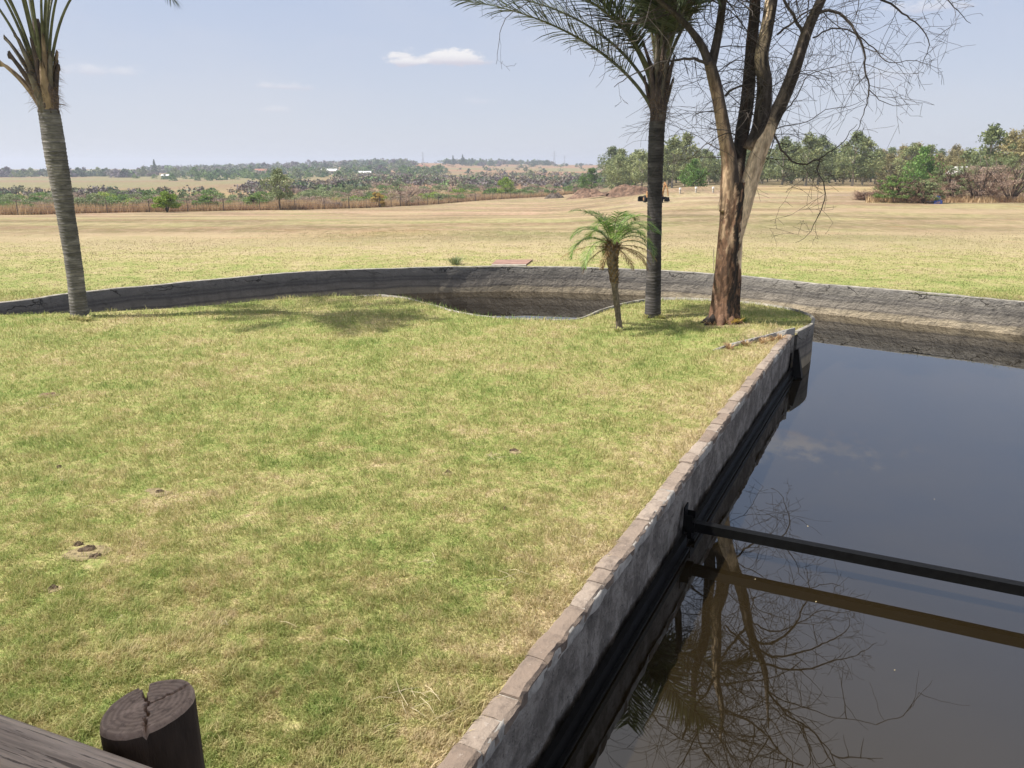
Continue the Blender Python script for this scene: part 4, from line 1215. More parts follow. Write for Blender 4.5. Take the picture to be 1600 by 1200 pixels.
def z_right(dx, dy, z, n2):
    c = np.zeros(dx.shape + (3,)) + PALE
    c = mixc(c, TANB + 0 * c, sstep(n2, .08, .15) * .6)
    c = mixc(c, BLACK * 2 + 0 * c, sstep(z, 3.55, 3.75) * (1 - .8 * sstep(-dx, .15, .45)))
    c = mixc(c, DGREY * 1.2 + 0 * c, sstep(z, 3.7, 3.95) * sstep(-dx, .15, .45) * .8)
    c = mixc(c, BLACK + 0 * c, (1 - sstep(dx, -.62, -.45)) * (1 - sstep(z, 2.3, 2.5)) )
    return c


def z_grey(dx, dy, z, n2): return np.zeros(dx.shape + (3,)) + DGREY * (1 + n2[..., None])


def px(u, v, dy=0.0): return at_y(u, v, YT + dy) - B


limb_ends = []; all_limbs = []
def limb(pts, rad, zones, seed, seg=22, step=.05, rough=.22, name=None, mbx=None, cap=True):
    P_ = spline(pts, step); n_ = len(P_)
    Lr = np.concatenate(([0], np.cumsum([(P_[i + 1] - P_[i]).length for i in range(n_ - 1)]))); Lc = np.concatenate(([0], np.cumsum([(pts[i + 1] - pts[i]).length for i in range(len(pts) - 1)])))
    rr = np.interp(Lr / Lr[-1], Lc / Lc[-1], rad)
    bf = lambda i, a: 1 + rough * (fbm(np.cos(a) * 1.7 + 9, np.sin(a) * 1.7 + Lr[i] * .8, seed, 3) - .5) * 1.4 + rough * .5 * (vn(a * 4, np.full_like(a, Lr[i] * 2.0), seed + 3) - .5)
    m = mbx or MB(); m.tube(P_, rr, seg, cap, colfn=barkcol(zones, seed)(P_, rr, seg), bumpfn=bf)
    all_limbs.append((P_, rr))
    if name: m.build(name, M['bark'], root, smooth=True)
    return P_


# trunk with flare and a deep groove
tk = MB()
limb([px(1131, 516), px(1132, 498), px(1134, 470), px(1136, 430), px(1141, 380), px(1145, 335), px(1149, 305), px(1150, 285)],
     [.36, .285, .245, .232, .228, .228, .235, .215], z_trunk, 3, seg=84, step=.018, rough=.34, mbx=tk)
rdr = random.Random(3)
for i in range(8):   # root toes
    a = i / 8 * 6.28 + .3; p0 = Vector((math.cos(a) * .16, math.sin(a) * .16, .22)); p1 = Vector((math.cos(a) * .36, math.sin(a) * .36, .02)); p2 = p1 + Vector((math.cos(a) * .14, math.sin(a) * .14, -.10))
    tk.tube([p0, p0.lerp(p1, .5) + Vector((0, 0, -.02)), p1, p2], [.08, .09, .07, .03], 8, False, colfn=lambda V: np.repeat(((BROWN if rdr.random() > .3 else BLACK * 2) * rdr.uniform(.6, 1))[None], len(V), 0))
tk.build('trunk', M['bark'], root, smooth=True)
limb([px(1139, 330, -.02), px(1140, 290, -.04), px(1139, 250, -.03), px(1133, 215), px(1124, 165, .05), px(1117, 130, .1), px(1109, 98, .15)], [.17, .165, .14, .125, .115, .115, .10], z_left, 5, name='limb')
a1 = limb([px(1109, 104, .15), px(1098, 75, .1), px(1080, 48, 0), px(1055, 22, -.1), px(1030, 0, -.2), px(990, -50, -.3), px(950, -120, -.3)], [.085, .07, .055, .045, .04, .03, .015], z_grey, 6, seg=12, name='branch')
a2 = limb([px(1110, 108, .15), px(1119, 70, .2), px(1126, 30, .2), px(1130, -20, .3), px(1120, -90, .4), px(1105, -170, .4), px(1080, -250, .5)], [.085, .075, .07, .06, .05, .035, .015], z_grey, 7, seg=12, name='branch')
b_ = limb([px(1152, 290, .12), px(1154, 255, .15), px(1159, 215, .15), px(1167, 165, .2), px(1172, 110, .2), px(1176, 60, .2), px(1180, 0, .25), px(1172, -80, .3), px(1180, -180, .4), px(1170, -270, .3)],
          [.13, .12, .12, .12, .11, .10, .095, .075, .05, .02], z_black, 8, name='limb')
c_ = limb([px(1172, 235, .05), px(1186, 205, .0), px(1192, 170, -.02), px(1195, 130, -.05), px(1190, 90, -.05), px(1198, 50, -.05), px(1206, 0, -.05), px(1215, -70, -.1), px(1240, -150, -.2), px(1250, -240, -.2)],
          [.14, .135, .13, .125, .12, .11, .10, .08, .05, .02], z_mid, 9, name='limb')
d_ = limb([px(1152, 372, -.03), px(1160, 335, -.06), px(1168, 300, -.08), px(1178, 262, -.06), px(1192, 222, -.03), px(1206, 190, 0), px(1222, 158, .0), px(1238, 118, .0), px(1251, 78, .0), px(1265, 38, .0), px(1283, 0, 0), px(1310, -60, .1), px(1330, -140, .2), px(1350, -230, .2)],
          [.10, .14, .15, .15, .15, .13, .115, .105, .10, .09, .08, .065, .04, .015], z_right, 10, name='limb')
# named visible side branches
B1 = [  # (pixel path, r0, r1, dy)
    ([(1105, 100), (1085, 92), (1060, 93), (1035, 97), (1010, 108), (985, 118), (960, 135)], .030, .006, -.3),
    ([(1133, 150), (1145, 138), (1160, 134), (1175, 132)], .025, .010, -.2),
    ([(1206, 195), (1214, 220), (1226, 240), (1245, 255), (1262, 256), (1279, 248), (1278, 268), (1286, 285), (1288, 312), (1280, 335), (1272, 352), (1262, 368), (1243, 380)], .022, .003, -.7),
    ([(1279, 250), (1300, 235), (1318, 222), (1328, 205), (1340, 195)], .012, .004, -.7),
    ([(1262, 30), (1285, 18), (1305, 18), (1325, 32), (1340, 55), (1350, 82), (1352, 110), (1358, 140), (1352, 170), (1340, 205)], .032, .006, -.4),
    ([(1258, 60), (1238, 22), (1225, 0), (1215, -40)], .03, .02, -.2),
    ([(1213, 55), (1232, 40), (1252, 24), (1270, 12)], .02, .014, -.2),
    ([(1283, 0), (1320, -20), (1370, -5), (1410, 20), (1440, 45), (1452, 70), (1440, 100)], .03, .004, -.3),
    ([(1300, -40), (1380, -50), (1440, -20), (1480, 0), (1500, 22), (1518, 36)], .028, .004, -.5),
    ([(1358, 140), (1380, 160), (1405, 165), (1420, 162)], .010, .003, -.4),
    ([(1200, 200), (1225, 175), (1245, 150), (1262, 118), (1290, 108), (1330, 98), (1345, 98)], .014, .003, -.6),
    ([(1203, 205), (1235, 195), (1262, 190), (1290, 172), (1330, 165), (1360, 150)], .010, .003, -.8),
    ([(1270, 60), (1300, 45), (1330, 50), (1365, 75), (1390, 98), (1425, 95), (1470, 108)], .016, .003, -.2),
    ([(1050, 20), (1020, 30), (990, 38), (940, 30), (900, 15)], .018, .005, -.3),
    ([(1190, 120), (1170, 100), (1150, 95), (1130, 110), (1120, 128)], .012, .004, -.4),
    ([(775, 100), (780, 60), (790, 30), (830, 0)][::-1], .008, .003, -.3),
]
mb = MB(); rt = random.Random(77); twig_src = []
for pts, r0, r1, dy in B1:
    n_ = len(pts); P0 = []
    for i, (u, v) in enumerate(pts):
        q = px(u, v, dy * math.sin(min(1, i / max(1, n_ - 1)) * 1.57)); P0.append(q)
    Ps = spline(P0, .09); Ps = [p + Vector((rt.uniform(-1, 1), rt.uniform(-1, 1), rt.uniform(-1, 1))) * .012 for p in Ps]
    rr = np.linspace(r0, r1, len(Ps)); mb.tube(Ps, rr, 6, False); twig_src.append((Ps, rr, 1.0))
for P_, rr in all_limbs[1:]: twig_src.append((P_, rr, .55))


twN = [0]
def grow(p, d, L_, r, depth, droop):
    """crooked thorny twig with side shoots"""
    n_ = max(3, int(L_ / .13)); pts = [p.copy()]; dd = d.copy(); kids = []
    for i in range(n_):
        dd = (dd + Vector((rt.gauss(0, .13), rt.gauss(0, .13), rt.gauss(0, .13) - droop * .06))).normalized()
        p = p + dd * L_ / n_; pts.append(p.copy())
        if depth > 0 and rt.random() < .50: kids.append((p.copy(), dd.copy(), 1 - i / n_))
    mb.tube(pts, np.linspace(r, max(.0028, r * .35), len(pts)), 4 if r > .008 else 3, False); twN[0] += 1
    for q, e, f in kids:
        sv = Vector((rt.gauss(0, 1), rt.gauss(0, 1), rt.gauss(0, .8))).normalized()
        grow(q, (e * .55 + sv * .85).normalized(), L_ * rt.uniform(.40, .70), max(.0030, r * .55), depth - 1, droop)


for Ps, rr, wgt in twig_src:
    step_ = .20 if wgt < 1 else .125
    acc = 0
    for i in range(2, len(Ps) - 1):
        acc += (Ps[i] - Ps[i - 1]).length
        if Ps[i].z < 3.1 and wgt < 1: continue
        if Ps[i].x < -.45 and rt.random() < .55: continue
        if acc < step_ * rt.uniform(.7, 1.6) * (2.2 if Ps[i].z > 6.3 else 1): continue
        acc = 0
        t = (Ps[i + 1] - Ps[i - 1]).normalized(); sv = Vector((rt.gauss(0, 1), rt.gauss(0, .8), rt.gauss(.1, .7)))
        sv = (sv - t * sv.dot(t)).normalized(); hi = Ps[i].z > 5.6
        L_ = rt.uniform(.8, 2.1) * (1.3 if hi else 1.0) if wgt < 1 else rt.uniform(.3, .95)
        if Ps[i].x < -.2: L_ *= .65
        r_ = min(rr[i] * .4, rt.uniform(.007, .013) * (1.4 if hi else 1))
        grow(Ps[i], (sv + t * .45).normalized(), L_, r_, 2, rt.uniform(.0, 1.3))
# the high crown above the picture frame (seen mirrored in the pond)
for P_, rr in all_limbs[1:]:
    for i in range(0, len(P_), 16):
        if P_[i].z < 5.8: continue
        a = rt.uniform(0, 6.28); d = Vector((math.cos(a), math.sin(a), rt.uniform(.2, .9))).normalized()
        grow(P_[i], d, rt.uniform(1.4, 2.8), min(.03, rr[i] * .6), 2, .25)
# side curtain of fine twigs to the right and left
mb.build('twigs', M['twig'], root)
print('twigs', twN[0])

# ------------------------------------------------------------ beyond the fence: scrub, trees
random.seed(99)
fence_pts = [Vector(XY(u, Y)) for u, Y in ((-260, 70), (-120, 76), (0, 82), (132, 90), (331, 101), (530, 114), (672, 150), (809, 192), (900, 212))]
fl_ = spline(fence_pts, .5)
acc = 0; posts = [fl_[0]]
for i in range(1, len(fl_)):
    acc += (fl_[i] - fl_[i - 1]).length
    if acc >= 4.6: posts.append(fl_[i]); acc = 0
root = empty('wire_fence', (posts[3].x, posts[3].y, gh(*posts[3]))); tag(root, 'long thin wire fence on weathered posts along the edge of the dry scrub', 'fence')
L0 = Vector(root.location)
for i, p in enumerate(posts):
    z = gh(p.x, p.y); mb = MB(); h_ = 1.55 * random.uniform(.92, 1.08); r_ = .075 if i % 4 == 0 else .05
    q = Vector((p.x, p.y, z)) - L0; ln = random.uniform(-.05, .05)
    mb.tube([q + Vector((0, 0, -.2)), q + Vector((ln * .5, 0, h_ * .5)), q + Vector((ln, 0, h_))], [r_, r_ * .95, r_ * .9], 7); mb.build('post', M['fencewood'], root)
mb = MB()
for hz in (.25, .5, .8, 1.1, 1.4):
    mb.tube([Vector((p.x, p.y, gh(p.x, p.y) + hz)) - L0 for p in posts], .012, 3, False)
mb.build('wires', M['wire'], root)


def tufts(name, n_, xyf, hgt, wid, seed, mat, label):
    r = np.random.default_rng(seed); x, y = xyf(r, n_); n_ = len(x); z = ground_h(x, y) - .03
    cl = fbm(x / 2.2, y / 2.2, 12, 3); h = hgt * (.4 + r.random(n_)) * (.3 + 1.3 * cl); wd = wid * (.6 + r.random(n_))
    a = r.uniform(0, 6.28, n_); ln = h * r.uniform(.05, .5, n_); pa = r.uniform(0, 6.28, n_); px_, py_ = np.cos(pa) * wd / 2, np.sin(pa) * wd / 2
    V = np.stack([np.stack([x - px_, y - py_, z], 1), np.stack([x + px_, y + py_, z], 1), np.stack([x + np.cos(a) * ln, y + np.sin(a) * ln, z + h], 1)], 1)
    tint = np.repeat(np.clip(.5 + (cl - .5) * 1.5 + r.normal(0, .2, n_), 0, 1), 3)
    me = npmesh(name, V.reshape(-1, 3), [np.arange(n_ * 3).reshape(-1, 3)], [mat], {'tint': tint})
    return tag(link(bpy.data.objects.new(name, me)), label, 'grass', kind='stuff')


FA = np.array([tuple(p) for p in fl_])
def beyond(r, n_):
    k = r.integers(0, len(FA) - 1, n_); T_ = FA[np.minimum(k + 1, len(FA) - 1)] - FA[k]; T_ /= np.linalg.norm(T_, axis=1)[:, None] + 1e-9
    d = r.random(n_) ** 1.5 * 26 + .2
    p = FA[k] + np.stack([-T_[:, 1], T_[:, 0]], 1) * d[:, None] + T_ * r.random((n_, 1)) * .5
    return p[:, 0], p[:, 1]
tufts('dry_grass', 110000, beyond, .85, .10, 5, M['dryblade'], 'tall tan and rust coloured dry grass behind the wire fence')
def rightveld(r, n_):
    u = r.uniform(1360, 1640, n_); Y = r.uniform(77, 86, n_); return (u - 800) / 1248 * Y, Y
tufts('dry_grass', 9000, rightveld, .5, .08, 6, M['dryblade'], 'strip of straw coloured dry grass at the foot of the thorn thicket on the right')

prot = {}
for k, mat in (('green', 'lg'), ('greygreen', 'lgrey'), ('brown', 'lbrown'), ('yellowgreen', 'lyel')):
    prot[k] = [bush_mesh('thorn_bush', 4.2, 2.1, M[mat], 40 + i * 7 + len(k), dome=i % 2 == 0, bare=(k == 'brown'), leaf=.20, low=.10) for i in range(3)]
lab = {'green': 'low rounded green thorn bush in the scrub beyond the wire fence', 'greygreen': 'low rounded grey-green thorn bush in the scrub beyond the wire fence',
       'brown': 'bare purplish brown thorn bush in the scrub beyond the wire fence', 'yellowgreen': 'fresh yellow-green bush among the duller scrub beyond the wire fence'}
grp = {'green': 'green bushes in the scrub', 'greygreen': 'grey-green bushes in the scrub', 'brown': 'brown leafless bushes in the scrub', 'yellowgreen': 'yellow-green bushes in the scrub'}


def sector(u):
    for lim, tx in ((75, 'left of the leaning palm trunk'), (225, 'between the leaning palm and the yellow-green bush'), (300, 'just right of the yellow-green bush'), (425, 'left of the slender olive tree'),
                    (520, 'right of the slender olive tree'), (585, 'left of the golden bush'), (690, 'round the big bare fan-shaped bush'), (790, 'left of the spreading light green tree'), (880, 'right of the spreading light green tree')):
        if u < lim: return tx
    return 'behind the dirt heaps'


def bush(kind, x, y, sc, szf=1.0, label=None, group=True, name='thorn_bush'):
    u = 800 + 1248 * x / y; dep = y - fenceY(u)
    row = 'front' if dep < 16 else 'middle' if dep < 60 else 'rear'
    if not label:
        label = {'green': 'rounded green', 'greygreen': 'rounded grey-green', 'brown': 'bare purplish brown', 'yellowgreen': 'fresh yellow-green'}[kind] + ' bush, ' + row + ' scrub, ' + sector(u)
        gname = kind + ' bushes, ' + row + ' scrub, ' + sector(u)
    else: gname = None
    o = link(bpy.data.objects.new(name, random.choice(prot[kind]))); o.location = (x, y, gh(x, y) - .12 * sc)
    o.rotation_euler.z = random.uniform(0, 6.28); o.scale = (sc, sc, sc * szf)
    tag(o, label, 'bush', gname); return o


def fenceY(u): return float(np.interp(u, [-260, -120, 0, 132, 331, 530, 672, 809, 900, 960], [70, 76, 82, 90, 101, 114, 150, 192, 212, 225]))
nb_ = 0; used = []
tries = 0
while nb_ < 270 and tries < 9000:
    tries += 1
    u = random.uniform(-60, 985); fy_ = fenceY(u)
    depth = random.random() ** 1.15
    ymax = 215 if u < 380 else (270 if u < 560 else 300)
    Y = fy_ + 7 + depth * (ymax - fy_ - 7)
    if u < 380 and Y > 190 and random.random() < .75: continue
    x, y = XY(u, Y)
    if any((x - a) ** 2 + (y - b) ** 2 < (1.9 + Y / 130) ** 2 for a, b in used): continue
    used.append((x, y))
    q = random.random(); kind = 'green' if q < .27 else 'greygreen' if q < .57 else 'brown' if q < .94 else 'yellowgreen'
    if depth > .5 and kind == 'yellowgreen': kind = 'greygreen'
    bush(kind, x, y, random.uniform(.65, 1.15) * (.85 + Y / 520), random.uniform(.62, .88)); nb_ += 1
for u, Yo, sc in ((20, 3, .5), (60, 2, .4), (150, 5, .45), (290, 3, .4), (520, 2, .55), (508, 1.5, .6), (700, 4, .6), (740, 5, .7), (455, 3, .4), (830, 4, .8), (860, 5, .9), (905, 4, .9)):
    x, y = XY(u, fenceY(u) + Yo); bush('brown' if u not in (830, 860) else 'green', x, y, sc, 1.1)

# singled-out bushes and trees by the fence
def solo_bush(name, w_, h, mat, seed, u, Y, label, cat='bush', low=.25, dens=1.6, leaf=.17, dome=True, bare=False):
    x, y = XY(u, Y); o = link(bpy.data.objects.new(name, bush_mesh(name, w_, h, mat, seed, dome, dens, leaf, bare, low)))
    o.location = (x, y, gh(x, y) - .08); return tag(o, label, cat)
solo_bush('leafy_bush', 2.9, 2.9, M['lyel'], 301, 252, 95, 'bright yellow-green upright bush standing at the fence line', low=.30)
solo_bush('leafy_bush', 2.2, 2.7, M['lgold'], 302, 588, 126, 'golden yellow bush glowing at the fence line among brown scrub', low=.12)
solo_bush('thorn_bush', 6.6, 4.2, M['lbrown'], 303, 628, 138, 'large fan-shaped bare purplish brown bush beyond the fence', low=.3, bare=True, dens=2)
solo_bush('thorn_bush', 4.4, 2.0, M['lgrey'], 304, 128, 96, 'broad domed grey-green bush half hidden behind the leaning palm trunk', low=.2)
solo_bush('thorn_bush', 3.0, 2.1, M['lg'], 305, 315, 106, 'neat domed green bush with short stem right of the yellow-green bush', low=.3)
solo_bush('thorn_bush', 3.2, 2.3, M['lg'], 306, 395, 112, 'dense dark green bush just left of the slender olive tree', low=.25)
tm = tree_mesh('t', 5.4, 4.8, M['lgrey'], M['darkbark'], 307, trunk=.38, leaf=.22, clumps=44, n_each=70, flat=.7, rt=.11)
x, y = XY(432, 107); place_tree('veld_tree', tm, x, y, 1, 0, 'slender olive green tree with visible trunk standing at the fence', 'tree')
tm = tree_mesh('t', 5.6, 6.5, M['lg'], M['darkbark'], 308, trunk=.30, leaf=.26, clumps=44, n_each=70, flat=.5, rt=.12)
x, y = XY(925, 200); place_tree('veld_tree', tm, x, y, 1.1, 0, 'flat-topped green thorn tree where the fence meets the dirt heaps', 'tree')
tm = tree_mesh('t', 5.0, 6.0, M['lyel'], M['darkbark'], 309, trunk=.30, leaf=.26, clumps=40, n_each=70, flat=.5, rt=.12)
x, y = XY(790, 204); place_tree('veld_tree', tm, x, y, 1.0, 1, 'spreading light green thorn tree at the far end of the scrub', 'tree')

# far countryside trees
far = {}
for k, mat in (('green', 'lg'), ('dark', 'ldark'), ('purple', 'lpurple'), ('grey', 'lgrey'), ('bright', 'lbright')):
    far[k] = [tree_mesh('far', 8, 10, M[mat], M['darkbark'], 500 + i * 3 + len(k), trunk=.10, leaf=.9, clumps=24, n_each=36, flat=.8, rt=.2) for i in range(3)]
flab = {'green': 'mid green round tree in the far tree belt below the skyline', 'dark': 'dark blue-green tree in the far tree belt on the skyline', 'purple': 'purplish leafless tree in the far tree belt',
        'grey': 'grey-green tree in the far tree belt', 'bright': 'small bright green tree on the far pasture edge'}
def far_tree(kind, u, Y, sc, szf=1.0):
    x, y = XY(u, Y)
    tr, cr = random.choice(far[kind])
    root_ = link(bpy.data.objects.new('distant_tree', cr)); root_.location = (x, y, gh(x, y) - 1.2 * sc); root_.rotation_euler.z = random.uniform(0, 6.28)
    root_.scale = (sc, sc, sc * szf); tag(root_, flab[kind].split(' in the far')[0].split(' on the far')[0] + ' ' + fsec(u, Y), 'tree', kind + ' far trees ' + fsec(u, Y))
nf = 0
def pick(ws):
    q = random.random(); a = 0
    for k, w_ in ws:
        a += w_
        if q < a: return k
    return ws[-1][0]
def fsec(u, Y):
    tx = ('at the far left' if u < 120 else 'left of the pointed conifer' if u < 235 else 'right of the pointed conifer' if u < 330 else 'above the slender olive tree' if u < 470 else 'near the white roofed farmhouse' if u < 620
          else 'left of the wooded hill' if u < 690 else 'on the wooded hill' if u < 860 else 'behind the right end of the scrub')
    return ('on the skyline ' if Y > 850 else 'on the valley floor ') + tx
far_n = [0]
def far_row(n_, kinds, u0, u1, Y0, Y1, s0, s1, z0=.8, z1=1.0):
    for i in range(n_):
        u, Y = random.uniform(u0, u1), random.uniform(Y0, Y1); kind = pick(kinds); far_tree(kind, u, Y, random.uniform(s0, s1), random.uniform(z0, z1)); far_n[0] += 1
far_row(34, (('dark', .5), ('purple', .25), ('grey', .25)), -90, 240, 610, 700, .8, 1.25)
far_row(24, (('green', .6), ('bright', .4)), 130, 640, 470, 620, .45, .8)
far_row(64, (('green', .5), ('grey', .25), ('purple', .1), ('bright', .15)), 270, 700, 540, 780, .7, 1.15)
far_row(66, (('dark', .4), ('purple', .35), ('grey', .25)), 235, 640, 850, 1300, 1.0, 1.6)
far_row(46, (('dark', .6), ('purple', .2), ('green', .2)), 690, 862, 1150, 1480, 1.0, 1.5, .8, 1)
far_row(30, (('dark', .4), ('grey', .4), ('purple', .2)), 640, 1010, 480, 1500, .45, .8)
far_row(26, (('dark', .6), ('grey', .4)), 940, 1700, 330, 700, .8, 1.3)


def mat_mass():
    m, t, b, o = newmat('mass_leaf')
    at = t.add('ShaderNodeAttribute', attribute_name='col'); ti = t.add('ShaderNodeAttribute', attribute_name='tint')
    g = t.maprange(ti.outputs['Fac'], 0, 1, .6, 1.5, False); cv = t.add('ShaderNodeCombineXYZ')
    for i in range(3): t.l.new(g, cv.inputs[i])
    t.l.new(t.mix(1.0, at.outputs['Color'], cv.outputs[0], 'MULTIPLY'), b.inputs['Base Color']); return m
M['mass'] = mat_mass()
CG = [(.085, .135, .055), (.12, .18, .065), (.065, .10, .06), (.16, .17, .105), (.165, .14, .14), (.14, .12, .12), (.20, .165, .125)]


def mass(name, regions, label, cat, seed):
    """far-off growth that reads as one mass: many small crowns in one object"""
    r = np.random.default_rng(seed); mb_ = MB()
    for (n_, u0, u1, Y0, Y1, s0, s1, wts, leaves) in regions:
        u = r.uniform(u0, u1, n_); Y = r.uniform(Y0, Y1, n_); x = (u - 800) / 1248 * Y; z = ground_h(x, Y)
        for i in range(n_):
            sc = r.uniform(s0, s1); c = np.array(CG[r.choice(len(CG), p=wts)]) * r.uniform(.8, 1.2)
            k = 4; cs = np.array([x[i], Y[i], z[i]]) + np.stack([r.normal(0, .28, k) * sc, r.normal(0, .28, k) * sc, r.uniform(.12, .42, k) * sc], 1)
            n0 = len(mb_.v); leaf_cloud(mb_, cs, np.full(k, sc * .30), leaves * 2, sc * .15, int(r.integers(1e6)), flat=.7)
            mb_.c[-1][:] = c
    o = mb_.build(name, M['mass']); return tag(o, label, cat, kind='stuff')
GD = [.15, .1, .3, .15, .12, .13, .05]; GG = [.3, .35, .1, .15, .03, .02, .05]; SC = [.05, .10, .08, .27, .12, .16, .22]
mass('woodland', [(130, -120, 240, 640, 760, 8, 12, GD, 14), (120, 260, 690, 600, 860, 7, 11, GG, 14), (300, 225, 650, 880, 1400, 10, 16, GD, 12), (110, 690, 865, 1250, 1560, 9, 15, GD, 12), (90, 600, 1000, 700, 1500, 4, 8, GD, 8),
                  (90, 940, 1720, 300, 420, 9, 12, GD, 14)],
     'far-off mass of blue-green and purplish woodland along the skyline', 'woodland', 7)
mass('scrubland', [(330, 520, 965, 290, 460, 4.5, 7, SC, 12), (120, 380, 560, 230, 330, 3.5, 6, SC, 12), (60, -60, 380, 170, 230, 3, 5, SC, 12), (160, 560, 980, 430, 620, 4, 7, SC, 8)],
     'far-off mass of grey and brown thorn scrub beyond the nearer bushes', 'scrub', 9)


def conifer_mesh(h, w_, seed):
    rd_ = random.Random(seed); mb_ = MB(); cs = []; sz = []
    for i in range(40):
        t = i / 40; a = i * 2.4; rr = w_ * .5 * (1 - t) * rd_.uniform(.4, 1); cs.append((math.cos(a) * rr, math.sin(a) * rr, h * (.12 + .88 * t))); sz.append(w_ * .12 * (1.2 - t))
    leaf_cloud(mb_, cs, sz, 26, h * .06, seed, flat=.5); tk_ = MB(); tk_.tube([(0, 0, -.5), (0, 0, h * .5), (0, 0, h)], [.3, .2, .04], 6)
    return tk_.mesh('trunk', [M['darkbark']]), mb_.mesh('crown', [M['ldark']])
cm = conifer_mesh(15, 8, 4)
for u, Y, sc, l_ in ((241, 700, 1.0, 'dark pointed conifer rising alone above the left skyline trees'), (708, 1150, 1.0, 'tiny pointed dark tree on the hill skyline, left of its twin'),
                     (723, 1160, 1.1, 'tiny pointed dark tree on the hill skyline, right of its twin')):
    x, y = XY(u, Y); place_tree('conifer', cm, x, y, sc, 0, l_, 'tree', sink=.5)

# eucalyptus belt on the right
gum = []
for i in range(5):
    gum.append(tree_mesh('gum', 12, 6.2, M['lgum'], M['gumbark'], 700 + i * 5, trunk=.16 if i % 2 else .26, leaf=.55, clumps=60, n_each=50, flat=1.0, rt=.16, droop=.45, elong=3.2))
gumd = [tree_mesh('gum', 12, 6.6, M['lgumdry'], M['gumbark'], 760 + i * 5, trunk=.12, leaf=.55, clumps=60, n_each=52, flat=1.0, rt=.16, droop=.45, elong=3.2) for i in range(3)]
def gsec(u):
    return ('between small palm and tall dark palm' if u < 1015 else 'between tall dark palm and bare tree' if u < 1135 else 'directly behind the bare tree' if u < 1215 else 'behind the hanging twigs' if u < 1375
            else 'left of the thicket tree' if u < 1440 else 'above the middle of the thicket' if u < 1530 else 'above the right end of the thicket')
def gumtree(u, Y, topv, dry, label, wf_=1.0, group=None):
    if group: label += ', ' + gsec(u); group += ' ' + gsec(u)
    x, y = XY(u, Y); hz = (CAMZ + (258 - topv) / 1297 * Y) - gh(x, y); sc = hz / 12
    o = place_tree('gum_tree', random.choice(gumd if dry else gum), x, y, sc * wf_, random.uniform(0, 6.28), label, 'tree', group, sz=sc); return o
solo = [(966, 190, 243, 0, 'leftmost airy gum tree of the belt, with a thin white stem'), (1052, 170, 211, 0, 'gum tree with the tall twin point between dark palm and bare tree'),
        (1262, 165, 207, 0, 'tall grey-green gum tree just right of the bare tree'), (1335, 160, 204, 0, 'tallest pale gum tree behind the hanging twigs'),
        (1545, 120, 194, 0, 'big rounded gum tree towering over the thorn thicket'), (1600, 122, 200, 1, 'broad olive-brown gum tree cut by the right picture edge')]
for u, Y, tv, dr, l_ in solo: gumtree(u, Y, tv, dr, l_, 1.5)
for u, Y, tv, dr in ((985, 195, 240, 0), (1002, 185, 233, 0), (1028, 190, 228, 0), (1070, 178, 209, 0), (1088, 190, 232, 0), (1108, 185, 238, 0), (1128, 180, 228, 0), (1150, 190, 226, 0), (1172, 180, 232, 0), (1195, 185, 226, 0),
                     (1222, 175, 214, 0), (1242, 185, 222, 0), (1283, 175, 212, 0), (1302, 190, 230, 0), (1318, 180, 222, 0), (1352, 168, 214, 0), (1372, 180, 232, 0), (1392, 175, 238, 1), (1410, 180, 226, 1),
                     (1425, 170, 224, 0), (1445, 175, 236, 1), (1465, 175, 240, 1), (1485, 170, 236, 1), (1502, 160, 234, 1), (1518, 165, 238, 0), (1575, 135, 204, 1), (1630, 130, 205, 0), (1660, 130, 210, 1)):
    gumtree(u + random.uniform(-3, 3), Y, tv, dr, 'olive-brown drooping gum tree in the belt' if dr else 'grey-green drooping gum tree in the belt', random.uniform(1.35, 1.75),
            'olive-brown gum trees of the belt' if dr else 'grey-green gum trees of the belt')
for i in range(34):   # second row that closes the belt
    u = 955 + i * 20 + random.uniform(-7, 7)
    gumtree(u, random.uniform(205, 250), random.uniform(222, 240), i % 3 == 0 and u > 1300, 'shorter gum tree in the rear row', 1.7, 'rear row of gum trees')
    gumtree(u + 10, random.uniform(196, 215), random.uniform(240, 255), i % 3 == 1 and u > 1250, 'low young gum tree at the belt foot', 2.2, 'low young gum trees of the belt')
tm = tree_mesh('t', 6.5, 7, M['lbright'], M['darkbark'], 810, trunk=.12, leaf=.34, clumps=54, n_each=60, flat=.8, rt=.15)
x, y = XY(1085, 140); place_tree('broadleaf_tree', tm, x, y, .80, 0, 'dense bright green broadleaf tree in front of the gums, left of the bare tree', 'tree')
x, y = XY(1442, 118); place_tree('broadleaf_tree', tm, x, y, .84, 2, 'bright green broadleaf tree rising behind the thorn thicket on the right', 'tree', sz=.98)
x, y = XY(990, 150); place_tree('broadleaf_tree', tm, x, y, .33, 1, 'very small bright green tree left of the tall dark palm trunk', 'tree')

